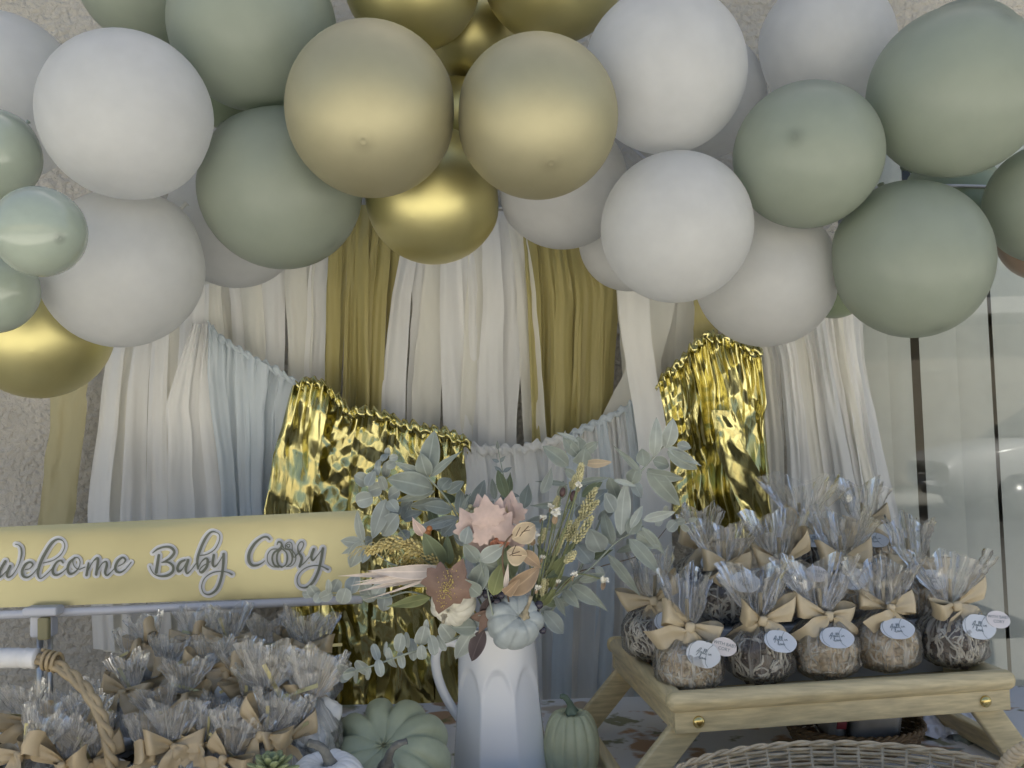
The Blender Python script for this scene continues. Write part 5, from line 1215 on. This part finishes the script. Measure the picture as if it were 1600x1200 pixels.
sprig('eucalyptus_stem', 'thin brown twig with small grey leaves pointing at the candy apples', 'foliage', [(890, 905), (940, 885), (1005, 864), (1050, 815)], 1.40, 1.44, 2, 'twig', rounds([(1050, 822, 18, 20, .8), (1030, 812, 14, 22, 1.2), (1062, 815, 12, 18, .2), (1070, 825, 10, 16, 5.5), (1040, 800, 10, 20, 1.4), (1082, 812, 8, 14, .3)], 1.43, B_))
sprig('lambs_ear_stem', 'dusty leaves drooping at the lower right of the bouquet over the pale swag', 'foliage', [(840, 955), (870, 930), (900, 912)], 1.30, 1.30, 3, 'stem_pale', [
 (893, 915, 937, 946, 24, A_), (900, 910, 951, 956, 15, A_, 'lance'), (880, 922, 905, 950, 18, A_), (868, 932, 884, 964, 12, A_, 'lance'), (850, 955, 880, 990, 26, C_), (845, 950, 862, 960, 18, C_), (905, 908, 945, 897, 14, A_), (862, 915, 890, 902, 16, A_), (870, 945, 840, 935, 14, 'leaf_green')])
sprig('leafy_stem', 'dull green folded leaves arching left beside the yellow wheat head', 'foliage', [(745, 930), (715, 905), (692, 880)], 1.27, 1.25, 3, 'stem', [
 (692, 884, 662, 833, 32, 'leaf_green'), (694, 884, 648, 862, 18, 'leaf_green', 'lance'), (703, 882, 699, 836, 18, 'leaf_green'), (690, 905, 598, 908, 24, A_, 'lance'), (672, 934, 604, 948, 20, 'leaf_olive', 'lance'), (690, 900, 570, 895, 14, 'leaf_green', 'lance')])
sprig('leafy_stem', 'grey green leaves fanned below the pink leaves in the centre of the bouquet', 'foliage', [(770, 960), (760, 915), (748, 870)], 1.22, 1.20, 3, 'stem_pale', [
 (748, 878, 724, 850, 28, A_), (750, 876, 790, 852, 26, B_), (758, 880, 738, 930, 32, A_), (752, 878, 788, 892, 36, A_), (726, 850, 733, 822, 22, C_), (790, 850, 800, 905, 34, 'leaf_green'), (770, 930, 785, 880, 26, 'leaf_olive'), (750, 930, 722, 905, 26, A_), (744, 838, 788, 834, 8, B_, 'lance')])
sprig('leafy_stem', 'olive leaf on long stems leaning right, among the cream seed spikes', 'foliage', [(835, 960), (850, 920), (872, 875)], 1.27, 1.30, 3, 'stem', [(857, 918, 884, 868, 26, 'leaf_olive'), (840, 945, 868, 920, 18, 'leaf_olive'), (860, 880, 838, 850, 12, 'leaf_green', 'lance'), (880, 890, 850, 905, 12, 'leaf_green', 'lance')])
sprig('burgundy_leaf_stem', 'dark burgundy leaf hanging over the pitcher shoulder beside a pale grey one', 'foliage', [(775, 960), (762, 975)], 1.25, 1.23, 3, 'twig', [
 (757, 985, 737, 1033, 28, 'leaf_dark'), (738, 985, 712, 1030, 30, B_), (752, 962, 716, 985, 24, C_), (745, 980, 705, 980, 28, A_), (765, 955, 748, 990, 18, 'leaf_rust', 'lance'), (762, 935, 757, 975, 22, 'leaf_dark'), (772, 960, 735, 965, 18, 'leaf_rust')], root=False)
fr_ = random.Random(5); fl_ = []
for k in range(46):
    a_ = fr_.uniform(0, 6.28); q = fr_.random() ** .5; u1, v1 = 825 + 165 * q * math.cos(a_), 850 + 95 * q * math.sin(a_)
    dx, dy = u1 - 800, v1 - 960; L = math.hypot(dx, dy); h = fr_.uniform(26, 46)
    fl_.append((u1, v1, u1 + dx / L * h + fr_.uniform(-12, 12), v1 + dy / L * h + fr_.uniform(-12, 12), fr_.uniform(11, 21), fr_.choice((A_, A_, B_, C_, 'leaf_green')), fr_.choice(('oval', 'lance')), fr_.uniform(1.37, 1.44)))
sprig('leafy_stem', 'mass of smaller silver leaves filling the heart of the bouquet behind the front leaves', 'foliage', [(795, 960), (815, 900), (830, 830)], 1.38, 1.40, 3, 'stem_pale', fl_)
# jagged leaves
LOBE = [(0, -.14), (.12, -.08), (.32, -.18), (.37, -.02), (.56, .04), (.51, .20), (.62, .40), (.44, .42), (.42, .56), (.26, .58), (.15, .74), (0, .98)]
def maple(parent, u, v, hpx, ang, d, mt, seed, wf=1.0, name='leaf', cup=.25):
    p = np.array(LOBE + [(-x, y) for x, y in LOBE[::-1][1:-1]]) - [0, .25]
    r = random.Random(seed); n0 = len(p); q = []
    for i in range(n0):                                    # small teeth between the lobes
        a, b = p[i], p[(i + 1) % n0]; q.append(a); mm_ = (a + b) / 2; nn = np.array([b[1] - a[1], a[0] - b[0]]); q.append(mm_ + nn * r.uniform(-.03, .10))
    p = np.array(q) * [wf, 1]; n = len(p)
    rings = [p * s_ for s_ in (1, .75, .5, .25)]
    c, s_ = math.cos(ang), math.sin(ang); sc = M(hpx, d); P0 = P(u, v, d); V = []
    for rg_ in rings + [np.zeros((1, 2))]:
        for x, y in rg_:
            X, Z = x * c - y * s_, x * s_ + y * c
            dep = cup * (x * x + y * y) * 1.0 - .10 * abs(x) + .05 * math.sin(9 * y + seed) * abs(x) + .05 * vn(x * 6, y * 6, seed)
            V.append(P0 + RI * X * sc + UI * Z * sc + fw * dep * sc)
    f = []
    for k in range(3):
        for i in range(n): f.append((k * n + i, k * n + (i + 1) % n, (k + 1) * n + (i + 1) % n, (k + 1) * n + i))
    for i in range(n): f.append((3 * n + i, 3 * n + (i + 1) % n, 4 * n))
    return obj(name, (np.array(V), f), MT[mt], parent)
pkp = P(770, 860, 1.24)
t = thing('pink_leaf_spray', 'spray of dusty pink maple leaves in the centre of the bouquet', 'foliage', P(775, 1000, 1.36), BG)
obj('stem', tube(catmull([P(785, 1005, 1.37), P(775, 930, 1.28), P(772, 845, 1.22)], 20), .002, 7), MT['twig'], t)
for k, (u, v, h, a_, mt, d) in enumerate(((762, 806, 46, .15, 'leaf_pink', 1.198), (782, 826, 44, -.6, 'leaf_pink', 1.2), (757, 832, 38, .9, 'leaf_pink', 1.2), (773, 814, 52, -.25, 'leaf_pink', 1.205), (735, 822, 46, .55, 'leaf_pink', 1.215), (796, 800, 46, -.1, 'leaf_pink', 1.235), (752, 846, 48, 1.2, 'leaf_pink', 1.225), (800, 842, 44, -1.1, 'leaf_pink', 1.23), (752, 800, 40, .2, 'leaf_pink', 1.24))):
    maple(t, u, v, h, a_, d, mt, k)
lf(t, 800, 815, 796, 772, 18, 1.24, 'leaf_pink', 'lance'); lf(t, 806, 812, 808, 784, 14, 1.25, 'leaf_pink', 'lance'); lf(t, 786, 812, 792, 790, 12, 1.235, 'leaf_cream', 'lance')
t = thing('cream_leaf_vine', 'vine with two cream heart leaves and a curled tan leaf, front of the bouquet', 'foliage', P(800, 1000, 1.36), BG)
obj('stem', tube(catmull([P(795, 940, 1.22), P(788, 900, 1.19), P(785, 870, 1.185), P(790, 848, 1.185), P(800, 835, 1.18)], 24), .0012, 6), MT['twig'], t)
lf(t, 800, 842, 836, 820, 36, 1.185, 'leaf_cream', 'oval', .22, .35); lf(t, 792, 862, 824, 868, 34, 1.18, 'leaf_cream', 'oval', .2, .3)
lf(t, 812, 862, 846, 888, 22, 1.19, 'leaf_tan', 'lance', .1, .35); lf(t, 790, 926, 843, 886, 32, 1.19, 'leaf_tan', 'oval', .2, .5); lf(t, 788, 928, 812, 905, 22, 1.185, 'leaf_tan', 'wedge', .1, .5); lf(t, 789, 925, 794, 880, 8, 1.182, 'husk', 'lance')
for a0, b0_ in (((812, 838), (826, 822)), ((806, 838), (813, 824)), ((815, 832), (828, 828)), ((796, 868), (812, 862)), ((800, 866), (806, 852)), ((800, 868), (815, 868))):
    obj('leaf_vein', tube(catmull([P(*a0, 1.1715), P((a0[0] + b0_[0]) / 2, (a0[1] + b0_[1]) / 2 - .5, 1.1705), P(*b0_, 1.172)], 8), .0006, 5), MT['twig'], t)
t = thing('coral_flower', 'small coral flower tucked under the pink leaves', 'flower', P(780, 1000, 1.36), BG)
obj('stem', tube(catmull([P(788, 990, 1.36), P(782, 920, 1.27), P(780, 850, 1.205)], 14), .0018, 6), MT['stem'], t)
for k in range(9):
    a_ = k * 2.4; q = 5 + 11 * (k / 9); lf(t, 779, 850, 779 + 17 * math.cos(a_) * (.5 + k / 12), 849 - 9 * math.sin(a_), 14, 1.205, 'petal_orange', 'wedge', .2, .3, name='petal')
t = thing('rust_maple_leaf', 'rust brown maple leaf with gold flecks draped over the cream pumpkin', 'leaf', P(700, 930, 1.20))
ml = maple(t, 698, 917, 74, 2.85, 1.185, 'leaf_rust', 5, .92, cup=.9)
fl = []
for k in range(150):
    x, y = rnd.gauss(0, .09), rnd.gauss(.05, .22); s_ = rnd.uniform(.0004, .0011)
    v, f = lump(k, s_, .4, 2, (5, 4)); c, s2 = math.cos(2.85), math.sin(2.85); X, Z = x * c - y * s2, x * s2 + y * c; sc = M(74, 1.185)
    dep = .9 * (x * x + y * y) - .10 * abs(x)
    fl.append((v + P(698, 917, 1.185) + RI * X * sc + UI * Z * sc + fw * (dep - .025) * sc, f))
obj('gold_flecks', join(*fl), MT['gold_dust'], ml)['kind'] = 'stuff'
lf(t, 712, 908, 724, 872, 26, 1.19, 'leaf_rust', 'lance')
t = thing('small_leaf', 'single pale pink pointed leaf beside two orange berries, left of the pink spray', 'leaf', P(660, 850, 1.27)); lf(t, 664, 838, 644, 808, 18, 1.26, 'leaf_pink', 'lance'); 
t = thing('berry_stem', 'two orange berries beside the single pink leaf', 'berries', P(672, 870, 1.28)); obj('stem', tube(catmull([P(690, 900, 1.3), P(678, 850, 1.27), P(670, 828, 1.26)], 10), .001, 6), MT['twig'], t)
for u, v in ((671, 826), (668, 833)): obj('berry', xf(sphere(12, 8), scale=M(5, 1.26), loc=P(u, v, 1.258)), MT['berry_orange'], t)
t = thing('berry_stem', 'cluster of tiny cream berries above the pink leaves', 'berries', P(750, 860, 1.26)); obj('stem', tube(catmull([P(765, 900, 1.3), P(752, 840, 1.25), P(744, 800, 1.24)], 10), .001, 6), MT['stem'], t)
for k in range(14): obj('berry', xf(sphere(9, 7), scale=M(4, 1.235), loc=P(742 + rnd.gauss(0, 6), 798 + rnd.gauss(0, 4), 1.235 + rnd.uniform(-.004, .004))), MT['bud'], t)
t = thing('berry_stem', 'dark blue berries crowded above the blue grey pumpkin', 'berries', P(785, 990, 1.3)); obj('stem', tube(catmull([P(790, 990, 1.33), P(780, 950, 1.27), P(770, 930, 1.25)], 10), .0015, 6), MT['twig'], t)
for u, v, r in ((752, 918, 6), (764, 915, 6), (773, 925, 7), (783, 930, 6), (760, 928, 7), (792, 920, 6), (777, 940, 6), (842, 945, 7), (836, 955, 6), (848, 985, 6), (766, 938, 6), (748, 930, 5), (845, 980, 4)): obj('berry', xf(sphere(14, 10), scale=M(r, 1.23), loc=P(u, v, 1.235 + rnd.uniform(-.012, .01))), MT['berry'], t)
# wheat, husks, seed spikes, little white flowers
def spike(t, u0, v0, u1, v1, wpx, d, mt, n=70, sz=3.0, nm='seed_head'):
    ps = []; a, b = P(u0, v0, d), P(u1, v1, d); ax = (b - a) / np.linalg.norm(b - a); s1 = np.cross(ax, fw); s1 /= np.linalg.norm(s1); s2 = np.cross(ax, s1)
    for k in range(n):
        f = (k + rnd.random()) / n; an = k * 2.4; rr = M(wpx / 2, d) * (math.sin(PI * (.12 + .86 * f)) ** .6) * rnd.uniform(.6, 1)
        v, fc = sphere(6, 5); v = v * M(sz, d) * .5 * rnd.uniform(.7, 1.2) * np.array([1, 1, 1.7]); o_ = s1 * math.cos(an) + s2 * math.sin(an)
        R_ = np.array(Vector(ax * .8 + o_ * .6).to_track_quat('Z', 'Y').to_matrix()); ps.append((v @ R_.T + a + (b - a) * f + o_ * rr, fc))
    o = obj(nm, join(*ps), MT[mt], t); o['kind'] = 'stuff'; return o
t = thing('wheat_stem', 'drooping yellow wheat head at the left of the bouquet above the pale husk', 'wheat', P(690, 880, 1.25), BG)
cp = [(683, 880), (660, 862), (630, 848), (600, 850), (572, 864)]
obj('stem', tube(catmull([P(745, 960, 1.3)] + [P(u, v, 1.25) for u, v in cp], 30), .0015, 6), MT['wheat'], t)
for i in range(4): spike(t, cp[i][0], cp[i][1], cp[i + 1][0], cp[i + 1][1], (20, 26, 26, 16)[i], 1.25, 'wheat', 46, 4.2)
for k in range(36):
    f = rnd.random(); i = min(3, int(f * 4)); g = f * 4 - i; u = cp[i][0] + (cp[i + 1][0] - cp[i][0]) * g; v = cp[i][1] + (cp[i + 1][1] - cp[i][1]) * g
    obj('awn', tube(catmull([P(u, v, 1.25), P(u - 15, v - 5 + rnd.uniform(-6, 10), 1.245), P(u - 30 + rnd.uniform(-6, 6), v + rnd.uniform(-8, 22), 1.245)], 6), .00045, 4), MT['wheat'], t)
t = thing('bead_pick', 'cluster of small bronze gold beads under the wheat head', 'beads', P(660, 900, 1.26)); obj('stem', tube(catmull([P(720, 940, 1.3), P(680, 905, 1.27), P(640, 878, 1.265)], 12), .0012, 6), MT['twig'], t)
bd = []
for k in range(120): bd.append(xf(sphere(7, 5), scale=M(1.9, 1.26), loc=P(636 + rnd.gauss(0, 17), 877 + rnd.gauss(0, 8), 1.265 + rnd.uniform(-.01, .006))))
obj('bead', join(*bd), MT['gold_dust'], t)['kind'] = 'stuff'
t = thing('corn_husk', 'long whitish husk spraying left from the cream pumpkin across the sign corner', 'husk', P(705, 892, 1.22))
for k, (u1, v1, w, bz) in enumerate(((528, 900, 9, .03), (548, 915, 9, .02), (566, 900, 14, .04), (556, 925, 7, .03), (575, 892, 16, .05), (560, 940, 4, .03), (552, 910, 6, .0), (590, 905, 16, .03))):
    lf(t, 702, 889 + (k % 3), u1, v1, w * 1.5, 1.235, 'husk', 'lance', bz, .3, dd=rnd.uniform(-.02, .05), name='husk_blade', twist=rnd.uniform(-.8, .8))
t = thing('seed_spike_stem', 'bunch of stems with cream yellow seed spikes leaning right', 'flower spikes', P(830, 1000, 1.35), BG)
for (u0, v0, u1, v1, w) in ((908, 802, 932, 762, 13), (905, 812, 935, 782, 12), (898, 848, 926, 806, 14), (888, 845, 903, 812, 12), (872, 852, 892, 814, 10), (905, 752, 908, 724, 11), (866, 800, 872, 776, 9), (884, 878, 899, 862, 12), (852, 925, 856, 892, 9), (893, 762, 902, 742, 12), (843, 848, 852, 826, 10), (866, 868, 878, 842, 9), (846, 930, 850, 905, 8), (826, 850, 834, 826, 8)):
    d = 1.27 + rnd.uniform(-.02, .03)
    spike(t, u0, v0, u1, v1, w, d, 'bud', 60, 3.6)
    obj('stalk', tube(catmull([P(828 + rnd.uniform(-8, 8), 965, 1.31), P((u0 + 835) / 2, (v0 + 965) / 2 + 4, d + .01), P(u0, v0, d), P(u1, v1, d)], 20), .0013, 6), MT['stem'], t)
def posy(t, u, v, r, d):
    for k in range(10):
        a_ = k * 2.4; q = r * (.35 + .65 * rnd.random()); lf(t, u, v + 1, u + q * math.cos(a_), v - q * .8 * math.sin(a_), r * .9, d, 'flower', 'wedge', .25, .3, name='petal', dd=rnd.uniform(-.008, .002))
    lf(t, u - 3, v + r * 1.5, u, v + r * .2, r * .7, d + .004, 'leaf_tan', 'oval', .1, .3, name='calyx')
t = thing('white_flower_stem', 'sprigs of small ruffled white flowers right of the cream leaves', 'flowers', P(830, 1000, 1.35), BG)
for (u, v, r) in ((869, 800, 13), (848, 808, 8), (834, 836, 11), (905, 757, 8), (898, 897, 8), (840, 918, 7), (848, 870, 6), (861, 790, 7)):
    d = 1.25 + rnd.uniform(-.02, .02); posy(t, u, v, r, d)
    obj('stalk', tube(catmull([P(828 + rnd.uniform(-8, 8), 965, 1.3), P((u + 832) / 2, (v + 965) / 2, d + .015), P(u, v + 4, d + .006)], 16), .0010, 6), MT['stem'], t)
t = thing('white_flower_stem', 'single ruffled white flower on a low stem pointing right', 'flower', P(840, 960, 1.3), BG)
posy(t, 944, 906, 11, 1.28); posy(t, 872, 908, 6, 1.27)
obj('stalk', tube(catmull([P(835, 960, 1.3), P(880, 912, 1.28), P(905, 897, 1.285), P(942, 905, 1.286)], 20), .0011, 6), MT['stem'], t)
t = thing('plum_bud_stem', 'two plum coloured buds on thin stems above the white flowers', 'buds', P(850, 960, 1.32), BG)
for u, v, r in ((879, 769, 6), (896, 775, 7)):
    obj('bud', xf(sphere(14, 10), scale=(M(r, 1.28) * .8, M(r, 1.28) * .8, M(r, 1.28) * 1.3), rot=(0, .25, 0), loc=P(u, v, 1.275)), MT['berry_plum'], t)
    obj('stalk', tube(catmull([P(838, 960, 1.31), P(858, 870, 1.29), P(u - 3, v + 8, 1.276)], 14), .0009, 6), MT['stem'], t)
# succulent
sc0 = P(425, 1205, 1.10)
t = thing('succulent', 'small green succulent rosette at the bottom edge before the treat bags', 'succulent', sc0)
for k in range(22):
    a_ = k * 2.4; el = .15 + .055 * k; L = .030 - .0006 * k
    dirv = np.array([math.cos(a_) * math.cos(el), math.sin(a_) * math.cos(el), math.sin(el)]); b = sc0 + dirv * .004
    v, f = sphere(12, 10); tt = (v[:, 2] + 1) / 2
    v = v * np.stack([.0062 * (.35 + .9 * tt), .0026 * (.5 + .6 * tt), np.full(len(v), L / 2)], 1); v[:, 2] += L / 2
    R_ = np.array(Vector(dirv).to_track_quat('Z', 'Y').to_matrix()); obj('leaf', (v @ R_.T + b, f), MT['succulent'], t)
obj('pot', xf(lathe([(.001, 0), (.024, 0), (.030, sc0[2] - TZ - .004), (.026, sc0[2] - TZ - .004), (.001, sc0[2] - TZ - .008)], 24), loc=(sc0[0], sc0[1], TZ + .002)), MT['plate'], t)

# small finish: thing origins sit at their own places already; free unused data
for me in list(bpy.data.meshes):
    if me.users == 0: bpy.data.meshes.remove(me)
